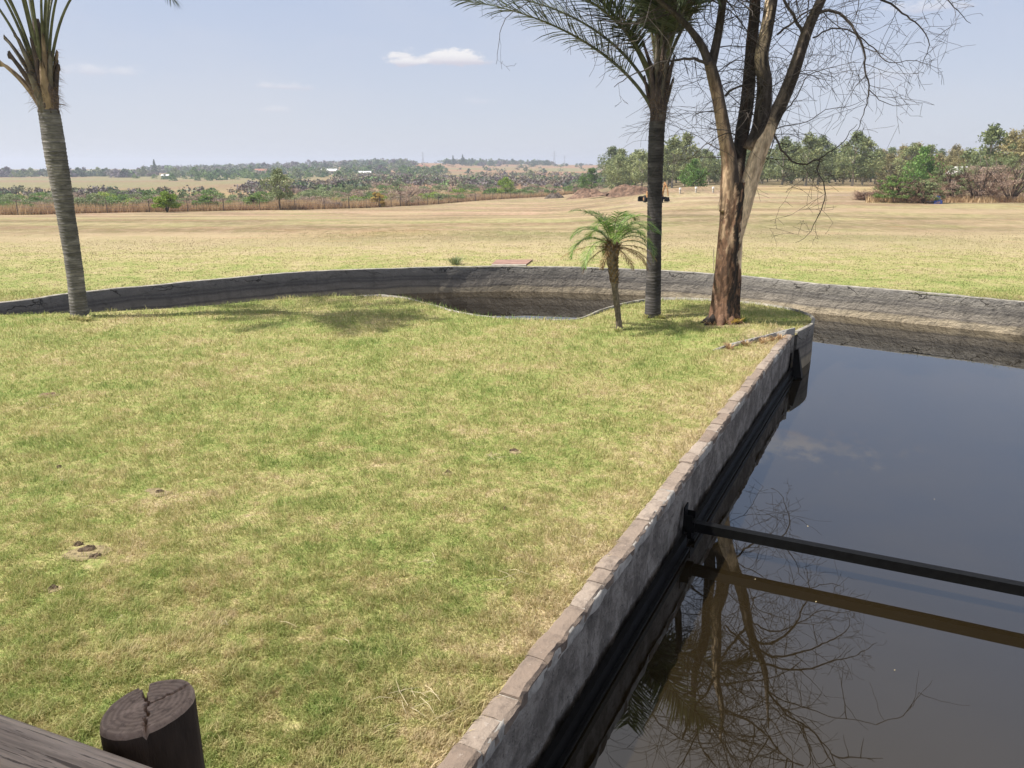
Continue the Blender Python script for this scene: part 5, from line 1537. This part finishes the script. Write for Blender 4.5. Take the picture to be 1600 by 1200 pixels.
# thorn thicket on the right
def thicket(u, Y, w_, h, mat, seed, label, bare=False, low=.35):
    x, y = XY(u, Y); rd_ = random.Random(seed); root_ = empty('thorn_thicket', (x, y, gh(x, y) - .1)); tag(root_, label, 'bush')
    tk_ = MB(); tips = stems(tk_, 13, h * .9, w_ * .46, .085, seed, mi=0, fork=3, seg=6); tk_.build('stems', M['darkbark'], root_)
    cr = MB(); cs = []; sz = []
    for i in range(70):
        a = rd_.uniform(0, 6.28); rr = math.sqrt(rd_.random()) * w_ * .5
        top_ = h * (1 - .42 * (rr / (w_ * .5)) ** 2.2); cs.append((math.cos(a) * rr, math.sin(a) * rr, max(top_ - rd_.random() ** 1.6 * h * (1 - low), h * low * .8))); sz.append(w_ * rd_.uniform(.06, .11))
    leaf_cloud(cr, cs, sz, 110 if not bare else 90, .13, seed, flat=.5, elong=1.8 if not bare else 3)
    cr.build('crown', mat, root_)
    tw = MB()
    for i in range(420):
        a = rd_.uniform(0, 6.28); rr = math.sqrt(rd_.random()) * w_ * .48; z0 = rd_.uniform(.05, h * .75)
        p0 = Vector((math.cos(a) * rr, math.sin(a) * rr, z0)); d = Vector((math.cos(a), math.sin(a), rd_.uniform(-.3, 1.3))).normalized()
        p1 = p0 + d * rd_.uniform(.3, .9); tw.tube([p0, p1, p1 + Vector((rd_.uniform(-.3, .3), rd_.uniform(-.3, .3), rd_.uniform(-.2, .3)))], [.018, .013, .008], 3, False)
    tw.build('twigs', M['dryt'], root_)
M['dryt'] = mat_simple('dry_twigs', (0.22, 0.14, 0.10), vary=.4, scale=1.5)
thicket(1408, 78, 4.9, 2.6, M['lg'], 901, 'green feathery thorn bush at the left end of the thicket')
thicket(1450, 76, 3.6, 2.1, M['lgrey'], 902, 'smaller grey-green thorn bush beside the green one in the thicket')
thicket(1492, 82, 5.2, 3.6, M['lgrey'], 903, 'grey-green topped thorn bush in the middle of the thicket')
thicket(1535, 80, 6.0, 3.7, M['lbrown'], 904, 'broad brown thorn bush with tangled dry stems in the thicket', True, .2)
thicket(1590, 79, 6.5, 3.8, M['lbrown'], 905, 'large brown thorn bush at the right edge of the picture', True, .2)
thicket(1650, 82, 7.0, 4.0, M['lgrey'], 906, 'tall grey-green thorn bush reaching in from beyond the right edge')
thicket(1560, 88, 7.0, 4.6, M['lgrey'], 907, 'rear flat-topped grey-green thorn bush behind the brown ones')
thicket(1365, 84, 2.4, .9, M['lbrown'], 908, 'low dry brown bush beside the dirt track left of the thicket', True, .1)


# ------------------------------------------------------------ small things on the field
def lump(name, x, y, sx, sy, h, mat, label, cat, seed, res=26, zoff=0):
    g = np.linspace(-1, 1, res); X_, Y_ = np.meshgrid(g, g); rr = np.hypot(X_, Y_)
    X_ = X_ + (fbm(X_ * 3 + 50, Y_ * 3 + seed, seed + 3, 2) - .5) * .35; rr = np.hypot(X_, Y_) * (.75 + .55 * fbm(X_ * 2 + 9, Y_ * 2 + 9, seed + 1, 2))
    Z = np.clip(1 - rr ** 3.2, -.1, 1) * (.30 + 1.3 * fbm(X_ * 3 + seed, Y_ * 3 + 40, seed, 4)) * h - .08 * h
    V = np.stack([X_ * sx, Y_ * sy, Z], -1).reshape(-1, 3)
    i = np.arange(res - 1)[:, None] * res; j = np.arange(res - 1)[None]
    q = np.stack([i + j, i + j + 1, i + res + j + 1, i + res + j], -1).reshape(-1, 4)
    mb_ = MB(); mb_.put(V, q); o = mb_.build(name, mat, smooth=False); o.location = (x, y, gh(x, y) - .02 + zoff); return tag(o, label, cat)
x, y = XY(921, 172); lump('dirt_heap', x, y, 4.6, 2.5, 1.6, M['soil'], 'dark red dirt heap at the end of the scrub left of the tall palm', 'dirt heap', 5)
x, y = XY(992, 148); lump('dirt_heap', x, y, 5.2, 2.5, 1.7, M['soil'], 'low brown dirt heap right behind the digger and tall palm', 'dirt heap', 8)
x, y = XY(960, 160); lump('dirt_heap', x, y, 5.0, 2.0, .7, M['soil'], 'flattest of the dirt heaps, between the two higher ones', 'dirt heap', 9)
x, y = XY(868, 186); lump('brush_pile', x, y, 2.6, 1.8, 1.1, M['darkbark'], 'dark pile of cut brush beside the flat-topped thorn tree', 'brush pile', 10)

for u, v_, l_ in ((1065, 297, 'white-topped marker post left of the row beside the dirt road'), (1090, 298, 'white-topped marker post in the middle beside the dirt road'), (1117, 297, 'white-topped marker post nearest the bare tree')):
    x, y = XY(u, 104); root_ = empty('marker_post', (x, y, gh(x, y))); tag(root_, l_, 'post', 'white marker posts by the road')
    mb = MB(); mb.tube([(0, 0, -.1), (0, 0, .55)], [.13, .13], 10); mb.build('shaft', M['concrete'], root_)
    mb = MB(); mb.tube([(0, 0, .552), (0, 0, .74), (0, 0, .78)], [.16, .16, .10], 10); mb.build('cap', M['white'], root_)

# slab, stake, tall tuft beyond the far wall
sc_ = [at_z(u, v, .05) for u, v in ((768, 412.5), (822, 412.5), (832, 405.5), (776, 405.5))]
root = empty('cover_slab', tuple(sum(sc_, Vector()) / 4)); tag(root, 'flat reddish brown cover slab lying on the grass behind the far wall', 'slab')
mb = MB(); q0 = [p - root.location for p in sc_]
mb.put([tuple(p + Vector((0, 0, dz))) for dz in (-.10, .0) for p in q0], [(3, 2, 1, 0), (4, 5, 6, 7), (0, 1, 5, 4), (1, 2, 6, 5), (2, 3, 7, 6), (3, 0, 4, 7)]); mb.build('plate', M['slab'], root)
mb = MB(); a, b = q0[0], q0[1]; dv = (b - a).normalized(); nv = Vector((dv.y, -dv.x, 0))
mb.put([tuple(p + Vector((0, 0, dz))) for dz in (-.10, -.01) for p in (a + nv * .14, b + nv * .14, b + nv * .004, a + nv * .004)], [(3, 2, 1, 0), (4, 5, 6, 7), (0, 1, 5, 4), (1, 2, 6, 5), (2, 3, 7, 6), (3, 0, 4, 7)]); mb.build('front_kerb', M['concrete'], root)
p0 = at_z(1115, 424, 0); mb = MB(); top_ = at_y(1115, 389, p0.y)
mb.tube([p0 + Vector((0, 0, -.2)), p0.lerp(top_, .5), top_], [.018, .017, .016], 6); o = mb.build('stake', M['straw']); tag(o, 'thin pale wooden stake upright behind the far wall, left of the bare trunk', 'stake')


def grass_tuft(u, v, h, n_, spread, mat, label, seed, name='grass_tuft'):
    r = random.Random(seed); p = at_z(u, v, 0); mb_ = MB()
    for i in range(n_):
        a = r.uniform(0, 6.28); q = Vector((math.cos(a), math.sin(a), 0)) * r.random() * spread * .35; d = Vector((math.cos(a) * r.uniform(.1, 1) * spread, math.sin(a) * r.uniform(.1, 1) * spread, h * r.uniform(.5, 1)))
        s_ = Vector((-math.sin(a), math.cos(a), 0)) * .008
        m_ = q + d * .55 + Vector((0, 0, h * .12)); e_ = q + d
        mb_.put([tuple(q - s_), tuple(q + s_), tuple(m_ + s_), tuple(m_ - s_), tuple(e_)], [(0, 1, 2, 3)], [(3, 2, 4)], tint=r.random())
    o = mb_.build(name, mat); o.location = (p.x, p.y, gh(p.x, p.y)); return tag(o, label, 'grass tuft')
grass_tuft(712, 413, .30, 90, .42, M['lgrey'], 'wispy green grass tuft behind the far wall, left of the slab', 3)
grass_tuft(1144, 512, .16, 90, .22, M['lgold'], 'dry weedy tuft at the foot of the bare tree', 4)
grass_tuft(1158, 509, .13, 60, .20, M['lyel'], 'small green weed tuft right of the bare tree base', 5)
for i, (u, v) in enumerate(((1205, 531), (1190, 534), (1165, 538), (1140, 543), (1218, 529))):
    grass_tuft(u, v + 3, .12, 40, .15, M['dryblade'], ['straw tuft drooping over the step wall near the coping end', 'straw tuft on the step wall, second from the coping end', 'straw tuft at the middle of the step wall',
               'straw tuft where the step wall sinks into the lawn', 'straw tuft wedged between coping end and step wall'][i], 20 + i)
for u, v, r_, n_, l_ in ((113, 499, .20, 70, 'grass tuft at the left of the leaning palm foot'), (134, 500, .24, 90, 'grass tuft at the right of the leaning palm foot'), (1009, 496, .16, 60, 'grass tuft left of the dark palm foot'),
                         (1033, 497, .18, 70, 'grass tuft right of the dark palm foot'), (965, 518, .12, 50, 'grass tuft round the small palm foot'), (1112, 511, .2, 70, 'straw tuft on the left roots of the bare tree')):
    grass_tuft(u, v, .10, n_, r_, M['blade'] if 'straw' not in l_ else M['dryblade'], l_, int(u))
r = random.Random(8)
for i, (u, v) in enumerate(((1262, 822), (1275, 940), (1398, 1047), (1460, 780), (1180, 905))):
    p = at_z(u, v, WATER + .003); a = r.uniform(0, 6.28); L_ = r.uniform(.008, .016); mb = MB(); d_ = Vector((math.cos(a), math.sin(a), 0)); n_ = Vector((-d_.y, d_.x, 0))
    mb.put([tuple(-d_ * L_), tuple(n_ * L_ * .4 + Vector((0, 0, .003))), tuple(d_ * L_), tuple(-n_ * L_ * .4 + Vector((0, 0, .002)))], [(0, 3, 2, 1)])
    o = mb.build('floating_leaf', M['straw']); o.location = p; tag(o, 'tiny pale leaf fragment floating on the dark water', 'leaf', 'leaf fragments on the water')
# grass hanging over the inner bay kerb
r = random.Random(5); mb = MB()
for p in head_s:
    if not (-3.2 < p.x < 1.2 and p.y < 20.5): continue
    for k in range(9):
        if r.random() < .45: continue
        q = Vector((p.x + r.uniform(-.12, .12), p.y + r.uniform(-.16, .04), .0)); a = r.uniform(0, 6.28); h_ = r.uniform(.04, .12)
        s_ = Vector((math.cos(a), math.sin(a), 0)) * .007; e_ = q + Vector((r.uniform(-.05, .05), r.uniform(-.02, .08), h_))
        mb.put([tuple(q - s_), tuple(q + s_), tuple(e_)], (), [(0, 1, 2)], tint=r.random())
tag(mb.build('edge_grass', M['frond_small']), 'longer grass fringe along the inner bay kerb', 'grass', kind='stuff')

mb = MB(); r = random.Random(15)
for k in range(2600):
    ss_ = r.uniform(2.5, float(s[-1])); x_ = float(np.interp(ss_, s, P[:, 0])); y_ = float(np.interp(ss_, s, P[:, 1])); nx_ = float(np.interp(ss_, s, N[:, 0])); ny_ = float(np.interp(ss_, s, N[:, 1]))
    if y_ < 2.5 or vn(ss_ * 1.3, 4.0, 5) < .35: continue
    o_ = -.15 - abs(r.gauss(0, .05)); q = Vector((x_ + nx_ * o_, y_ + ny_ * o_, .0)); h_ = r.uniform(.03, .085); a = r.uniform(0, 6.28)
    s_ = Vector((math.cos(a), math.sin(a), 0)) * .003; e_ = q + Vector((nx_ * r.uniform(-.02, .06) + r.uniform(-.03, .03), ny_ * r.uniform(-.02, .06) + r.uniform(-.03, .03), h_)); m_ = q.lerp(e_, .5) + Vector((0, 0, .01))
    mb.put([tuple(q - s_), tuple(q + s_), tuple(m_ + s_), tuple(m_ - s_), tuple(e_)], [(0, 1, 2, 3)], [(3, 2, 4)], tint=r.uniform(.4, 1))
tag(mb.build('edge_grass', M['blade']), 'straw coloured grass fringe growing against the coping of the retaining wall', 'grass', kind='stuff')

# litter on the lawn
def straw_bits(u, v, n_, size, label, seed, mat='straw', rad=.0022):
    r = random.Random(seed); p = at_z(u, v, 0); mb_ = MB()
    for i in range(n_):
        a = r.uniform(0, 6.28); c = Vector((r.gauss(0, size * .3), r.gauss(0, size * .3), r.uniform(.035, .055))); d = Vector((math.cos(a), math.sin(a), r.uniform(-.1, .25)))
        L_ = size * r.uniform(.4, 1); m_ = c + Vector((r.uniform(-.02, .02), r.uniform(-.02, .02), .008)); mb_.tube([c - d * L_ * .5, m_, c + d * L_ * .5 + Vector((0, 0, -.01))], [rad * .6, rad, rad * .4], 4, False)
    o = mb_.build('dry_twig' if n_ < 3 else 'twig_bundle', M[mat]); o.location = (p.x, p.y, gh(p.x, p.y)); tag(o, label, 'twig')
for i, (u, v, n_, sz_, l_) in enumerate(((770, 720, 12, .14, 'pale straw scatter of twigs in the middle of the lawn'), (795, 908, 5, .20, 'long pale straw stalks on the lawn near the coping'), (430, 998, 1, .16, 'single bent straw stalk low on the lawn, left of centre'),
        (80, 640, 7, .14, 'dry twig scatter near the left edge under the brown bare spot'), (672, 885, 5, .13, 'dry stalk crossing in the grass below the lawn centre'), (95, 758, 3, .09, 'white twig chips by the dark spot at far left'),
        (143, 800, 1, .12, 'single thin straw curl left of the dirt patch'), (192, 968, 2, .06, 'tiny white twig pair above the wooden post'), (905, 852, 3, .09, 'pale chips on the grass close to the coping edge'),
        (545, 822, 2, .10, 'short pale stalk pair at the centre left of the lawn'), (352, 982, 4, .07, 'small grey twig litter above the post top'), (630, 1090, 6, .22, 'loose straw wisps near the bottom of the lawn'), (665, 1120, 8, .26, 'matted straw wisps beside the coping at the bottom'),
        (735, 700, 3, .08, 'few tiny white stalks just left of the straw scatter'), (545, 1010, 2, .10, 'thin stalk pair low in the middle of the lawn'))):
    straw_bits(u, v, n_, sz_, l_, 60 + i)
for i, (u, v, sx, h_, l_) in enumerate(((250, 768, .045, .035, 'brown soil clod beside the small bare patch left of the lawn centre'), (137, 858, .07, .04, 'largest dark soil clod in the scuffed dirt patch'), (122, 850, .04, .03, 'small dark clod at the upper left of the dirt patch'),
        (150, 868, .05, .03, 'flat soil clod at the lower right of the dirt patch'), (84, 918, .035, .03, 'lone dark clod below the scuffed dirt patch'), (700, 739, .035, .03, 'dark clod on the lawn just left of the straw scatter'),
        (803, 706, .05, .025, 'dark soil spot on the lawn right of the straw scatter'), (790, 798, .025, .025, 'tiny black clod on the lawn below the straw scatter'), (76, 616, .10, .02, 'pale brown molehill-like bare spot near the left edge'), (93, 733, .03, .04, 'black dropping-like clod near the left edge of the lawn'))):
    p = at_z(u, v, 0); lump('soil_clod', p.x, p.y, sx * 1.1, sx * .8, h_ * .6 + .012, M['soildark'] if 'pale' not in l_ else M['soil'], l_, 'clod', 30 + i, 14, zoff=.016)
for i, (u, v, r_) in enumerate(((137, 862, .17), (252, 770, .10), (240, 766, .07), (700, 741, .06), (805, 709, .06), (75, 618, .14), (84, 920, .06), (1133, 514, .5))):
    p = at_z(u, v, 0); mb = MB(); k_ = 40; aa_ = np.arange(k_) / k_ * 6.283; rr_ = r_ * (.55 + .9 * fbm(np.cos(aa_) * 2 + i * 7, np.sin(aa_) * 2 + i * 3, 5, 4)); xx_ = p.x + np.cos(aa_) * rr_; yy_ = p.y + np.sin(aa_) * rr_ * .8
    mb.put([(p.x, p.y, gh(p.x, p.y) + .006)] + [(a_, b_, gh(a_, b_) + .004) for a_, b_ in zip(xx_, yy_)], (), [(0, 1 + j_, 1 + (j_ + 1) % k_) for j_ in range(k_)])
    tag(mb.build('bare_soil', M['baresoil']), kind='structure')

# blue bag and grey sheet by the thicket
x, y = XY(1474, 74.5); root_ = lump('blue_bag', x, y, .42, .3, .75, M['blue'], 'crumpled blue plastic bag at the foot of the thorn thicket', 'bag', 77, 12)
x, y = XY(1464, 75); mb = MB(); mb.box((0, 0, .2), (.9, .5, .06), rotz(.3)); mb.box((0, .1, .1), (.1, .4, .2), rotz(.3)); o = mb.build('scrap_sheet', M['grey']); o.location = (x, y, gh(x, y)); tag(o, 'bent grey scrap sheet next to the blue bag', 'scrap sheet')

# digger half hidden by the tall palm
x, y = XY(1027, 86); root = empty('backhoe_digger', (x, y, gh(x, y)), R(8)); root.scale = (.82, .82, .82); tag(root, 'dusty orange backhoe digger seen from behind, half hidden by the tall palm', 'digger')
def part(name, mat, fn): m_ = MB(); fn(m_); return m_.build(name, M[mat], root)
part('body', 'yellow', lambda m_: (m_.box((0, .6, .95), (1.3, 3.2, .55)), m_.box((0, 2.2, 1.25), (1.0, 1.3, .5), taper=.9)))
part('cab_roof', 'yellow', lambda m_: (m_.box((0, .2, 2.42), (1.35, 1.5, .10)), m_.box((-.6, -.45, 1.85), (.08, .08, 1.1)), m_.box((.6, -.45, 1.85), (.08, .08, 1.1)), m_.box((-.6, .85, 1.85), (.08, .08, 1.1)), m_.box((.6, .85, 1.85), (.08, .08, 1.1))))
part('cab_glass', 'glass', lambda m_: m_.box((0, .2, 1.82), (1.2, 1.25, 1.05)))
part('boom', 'yellow', lambda m_: (m_.tube([(.55, -.9, .9), (.62, -1.4, 2.0), (.72, -1.2, 2.75)], [.13, .12, .10], 6), m_.tube([(.72, -1.2, 2.75), (.95, -1.8, 1.9), (1.05, -1.9, 1.0)], [.10, .09, .08], 6)))
part('hydraulic_arm', 'steel', lambda m_: m_.tube([(.45, -1.0, 1.0), (.55, -1.3, 1.8), (.78, -1.5, 2.4)], [.05, .05, .04], 5))
part('rear_bucket', 'steel', lambda m_: (m_.box((.95, -1.8, .62), (.65, .5, .5), taper=.7), m_.box((.95, -1.55, .34), (.6, .12, .1))))
part('front_bucket', 'steel', lambda m_: (m_.box((0, 3.7, .45), (2.3, .15, .7)), m_.box((0, 3.95, .14), (2.3, .6, .08)), m_.box((-1.14, 3.9, .4), (.06, .55, .6)), m_.box((1.14, 3.9, .4), (.06, .55, .6))))
part('stabiliser', 'steel', lambda m_: (m_.box((-1.35, -1.0, .68), (.75, .14, .26)), m_.box((-1.55, -1.0, .5), (.42, .16, .50)), m_.box((0, -1.0, .72), (2.2, .2, .35))))
for wx, wy, wr in ((-.72, 0, .68), (.72, 0, .68), (-.68, 2.4, .48), (.68, 2.4, .48)):
    o = part('wheel', 'rubber', lambda m_: m_.tube([(wx - .2, wy, wr), (wx - .16, wy, wr), (wx + .16, wy, wr), (wx + .2, wy, wr)], [wr * .88, wr, wr, wr * .88], 20))
    m_ = MB(); m_.tube([(wx - .215, wy, wr), (wx + .215, wy, wr)], [wr * .5] * 2, 14); m_.build('rim', M['yellow'], o)

# houses, poles and pylons far off
def house(u, Y, w_, d, h, roof, rz, label):
    x, y = XY(u, Y); root_ = empty('farmhouse', (x, y, gh(x, y) - .3), rz); tag(root_, label, 'house')
    m_ = MB(); m_.box((0, 0, h / 2), (w_, d, h)); wl = m_.build('wall', M['house_wall'], root_)
    e = .5; rh = h * .55; m_ = MB()
    V = [(-w_ / 2 - e, -d / 2 - e, h + .01), (w_ / 2 + e, -d / 2 - e, h + .01), (w_ / 2 + e, d / 2 + e, h + .01), (-w_ / 2 - e, d / 2 + e, h + .01), (-w_ / 2 - e, 0, h + rh), (w_ / 2 + e, 0, h + rh)]
    m_.put(V, [(0, 1, 5, 4), (2, 3, 4, 5), (3, 2, 1, 0)], [(0, 4, 3), (1, 2, 5)]); m_.build('roof', roof, root_)
    for k in (-1, 0, 1):
        m_ = MB(); m_.box((k * w_ * .3, -d / 2 - .02, h * .5), (w_ * .12, .08, h * .4)); m_.build('window', M['glass'], root_)
house(569, 610, 9, 6, 2.4, M['roof_white'], .2, 'small farmhouse with bright white roof among the far green trees')
house(514, 690, 14, 8, 3.2, M['roof_white'], -.2, 'long pale roofed farmhouse left of the bright white roof')
house(257, 600, 5, 5, 2.0, M['roof_white'], .1, 'tiny white farmhouse below the dark pointed conifer')
house(660, 900, 14, 8, 3.2, M['roof_red'], .3, 'red roofed farmhouse on the far hillside')
house(408, 760, 12, 8, 3.2, M['roof_red'], -.1, 'brown roofed farmhouse in the far tree belt')
house(1512, 150, 4.5, 4, 2.6, M['roof_white'], .2, 'pale shed roof glimpsed between gum trees above the thicket')


def pylon(u, Y, h, label):
    x, y = XY(u, Y); root_ = empty('power_pylon', (x, y, gh(x, y) - 1)); tag(root_, label, 'pylon', 'power pylons on the skyline')
    m_ = MB()
    for sx_, sy_ in ((-1, -1), (1, -1), (1, 1), (-1, 1)): m_.tube([(sx_ * h * .09, sy_ * h * .09, 0), (sx_ * h * .025, sy_ * h * .025, h * .6), (0, 0, h)], [.22, .18, .12], 4)
    for k in range(6):
        z0, z1 = h * k / 10, h * (k + 1) / 10; w0 = h * (.09 - .011 * k); m_.tube([(-w0, -w0, z0), (w0 * .9, -w0 * .9, z1)], .09, 3); m_.tube([(w0, -w0, z0), (-w0 * .9, -w0 * .9, z1)], .09, 3)
    m_.build('lattice', M['pylon'], root_)
    m_ = MB()
    for z, w_ in ((.68, .20), (.80, .17), (.92, .13)): m_.tube([(-h * w_, 0, h * z), (0, 0, h * (z + .02)), (h * w_, 0, h * z)], [.08, .16, .08], 4)
    m_.build('cross_arm', M['pylon'], root_)
for u, Y, h, l_ in ((866, 1500, 26, 'lattice power pylon on the skyline right of the wooded hill'), (882, 1900, 24, 'fainter lattice pylon just right of the nearest one'), (661, 1500, 22, 'lone thin pylon left of the wooded hill'), (955, 1600, 24, 'pylon on the skyline close to the gum belt')):
    pylon(u, Y, h, l_)

# ------------------------------------------------------------ viewing deck: post, rail, floor, and an added unseen roof for shade
pt = Vector((-.632, 1.128, 2.10)); root = empty('deck_post', (pt.x, pt.y, -1.6)); tag(root, 'dark round timber post with cracked sawn top in the lower left corner', 'post')
seg = 96; r0 = .0775; rdp = np.random.default_rng(2)
a = np.arange(seg) / seg * 2 * math.pi
rimr = r0 * (1 + .03 * (fbm(np.cos(a) * 2 + 4, np.sin(a) * 2 + 4, 3, 3) - .5) * 2)
def topz(x, y): return 3.70 + .16 * x - .05 * y    # height of sawn face (local), slightly slanted
crack_dirs = [(118, 1.0, .0055), (40, 1.0, .0032), (292, 1.0, .0026)]
rings_ = np.concatenate([np.linspace(.0, .9, 22), [.94, .97, 1.0]]); Vt = []
for q in rings_:
    x_, y_ = np.cos(a) * rimr * q, np.sin(a) * rimr * q; z_ = topz(x_, y_) - (.010 if q > .99 else .003 if q > .96 else 0) + (fbm(x_ * 60, y_ * 60, 5, 3) - .5) * .003
    for dg, ext, wd in crack_dirs:
        d = np.array([math.cos(R(dg)), math.sin(R(dg))]); al = x_ * d[0] + y_ * d[1]; la = -x_ * d[1] + y_ * d[0] + (vn(al * 120, al * 0, int(dg)) - .5) * .006
        wloc = wd * (.25 + .9 * np.clip(al / r0, 0, 1)) if dg == 118 else wd
        z_ = z_ - np.where((al > -.004) & (np.abs(la) < wloc), (.028 if dg == 118 else .012) * np.clip(1.3 - np.abs(la) / wloc, 0, 1), 0)
    Vt.append(np.stack([x_, y_, z_], 1))
Vt = np.concatenate(Vt); nr = len(rings_); i = np.arange(nr - 1)[:, None] * seg; j = np.arange(seg)[None]; jn = (j + 1) % seg
mb = MB(); mb.put(Vt, np.stack([i + j, i + seg + j, i + seg + jn, i + jn], -1).reshape(-1, 4)); mb.build('sawn_top', M['post_top'], root)
mb = MB(); ring = Vt[-seg:]; Vs = [ring]
for z_ in (3.62, 3.5, 3.2, 2.6, 0.0):
    b_ = ring.copy(); b_[:, :2] *= 1 + .02 * (fbm(np.cos(a) * 3 + z_, np.sin(a) * 3, 8, 3)[:, None] - .5); b_[:, 2] = np.minimum(ring[:, 2] - .01, z_); Vs.append(b_)
i = np.arange(5)[:, None] * seg; mb.put(np.concatenate(Vs), np.stack([i + j, i + seg + j, i + seg + jn, i + jn], -1).reshape(-1, 4)); 
M['post_v'] = mat_simple('post_bark', (0.050, 0.036, 0.028), rough=.9, vary=.5, scale=9, bump=.8, bd=.006, stretch=(1, 1, .2))
mb.build('post_shaft', M['post_v'], root, smooth=True)
# rail
d = Vector((-.308, .120, 0)).normalized(); nrm = Vector((-d.y, d.x, 0)); nrm = nrm if nrm.y < 0 else -nrm
pc = Vector((-.59, 1.016, 2.095)) + nrm * .060 + Vector((0, 0, -.055))
o = empty('deck_rail', tuple(pc), math.atan2(d.y, d.x)); tag(o, 'weathered grey split timber handrail crossing the lower left corner', 'handrail')
mb = MB(); xs = np.linspace(-2.6, 2.6, 90); sg = 28; aa = np.arange(sg) / sg * 2 * math.pi; V = []
for x_ in xs:
    rr = .068 * (1 + .05 * (fbm(np.full(sg, x_ * 1.2), np.cos(aa) * 1.5, 6, 2) - .5)) * (1 - .05 * (vn(aa * 5, aa * 0 + x_ * .3, 7) > .72))
    V.append(np.stack([np.full(sg, x_), np.cos(aa) * rr, np.minimum(np.sin(aa) * rr, .058)], 1))
i = np.arange(len(xs) - 1)[:, None] * sg; j2 = np.arange(sg)[None]; mb.put(np.concatenate(V), np.stack([i + j2, i + (j2 + 1) % sg, i + sg + (j2 + 1) % sg, i + sg + j2], -1).reshape(-1, 4))
mb.build('rail_log', M['rail'], o, smooth=True)
# deck floor boards and an unseen thatched roof, added to shade post and rail
A_ = math.atan2(-d.y, -d.x)
root = empty('viewing_deck', (0.3, -1.2, 1.3), A_); tag(root, 'weathered timber viewing deck under the viewpoint', 'deck')
mb = MB()
for k in range(20): mb.box((0, -1.8 + k * .152, 0), (6.0, .145, .035))
mb.build('floor_boards', M['rail'], root)
for sx_ in (-2.8, 2.8):
    for sy_ in (-1.7, 1.0):
        mb = MB(); mb.tube([(sx_, sy_, -3.0), (sx_, sy_, -.02)], [.08, .08], 10); mb.build('pile', M['post_v'], root)
root = empty('added_shade_roof', (0.0, -.6, 1.3), A_); tag(root, 'unseen thatched roof added over the viewing deck to shade post and rail', 'roof')
mb = MB(); mb.box((-2.1, -.60, 2.95), (5.6, 4.3, .16)); mb.box((-2.1, -.60, 3.235), (4.6, 3.0, .4), taper=.5); mb.build('shade_thatch', M['shade_thatch'], root)
for sx_ in (-4.6, .5):
    for sy_ in (-2.0, ):
        mb = MB(); mb.tube([(sx_, sy_, -3.0), (sx_, sy_, 2.9)], [.09, .09], 10); mb.build('shade_roof_post', M['post_v'], root)

# ------------------------------------------------------------ haze
hm = bpy.data.materials.new('haze'); hm.use_nodes = True; t = NT(hm.node_tree); t.n.clear()
ho = t.add('ShaderNodeOutputMaterial'); pv = t.add('ShaderNodeVolumePrincipled'); t.l.new(pv.outputs[0], ho.inputs['Volume'])
pv.inputs['Color'].default_value = (0.80, 0.86, 1.0, 1); pv.inputs['Density'].default_value = 0.00036; pv.inputs['Anisotropy'].default_value = 0.2
mb = MB(); mb.box((0, 2200, -5), (18500, 5400, 90)); o = mb.build('haze', hm); tag(o, kind='stuff')
o['label'] = 'thin pale dry-season haze over the countryside'; o['category'] = 'haze'
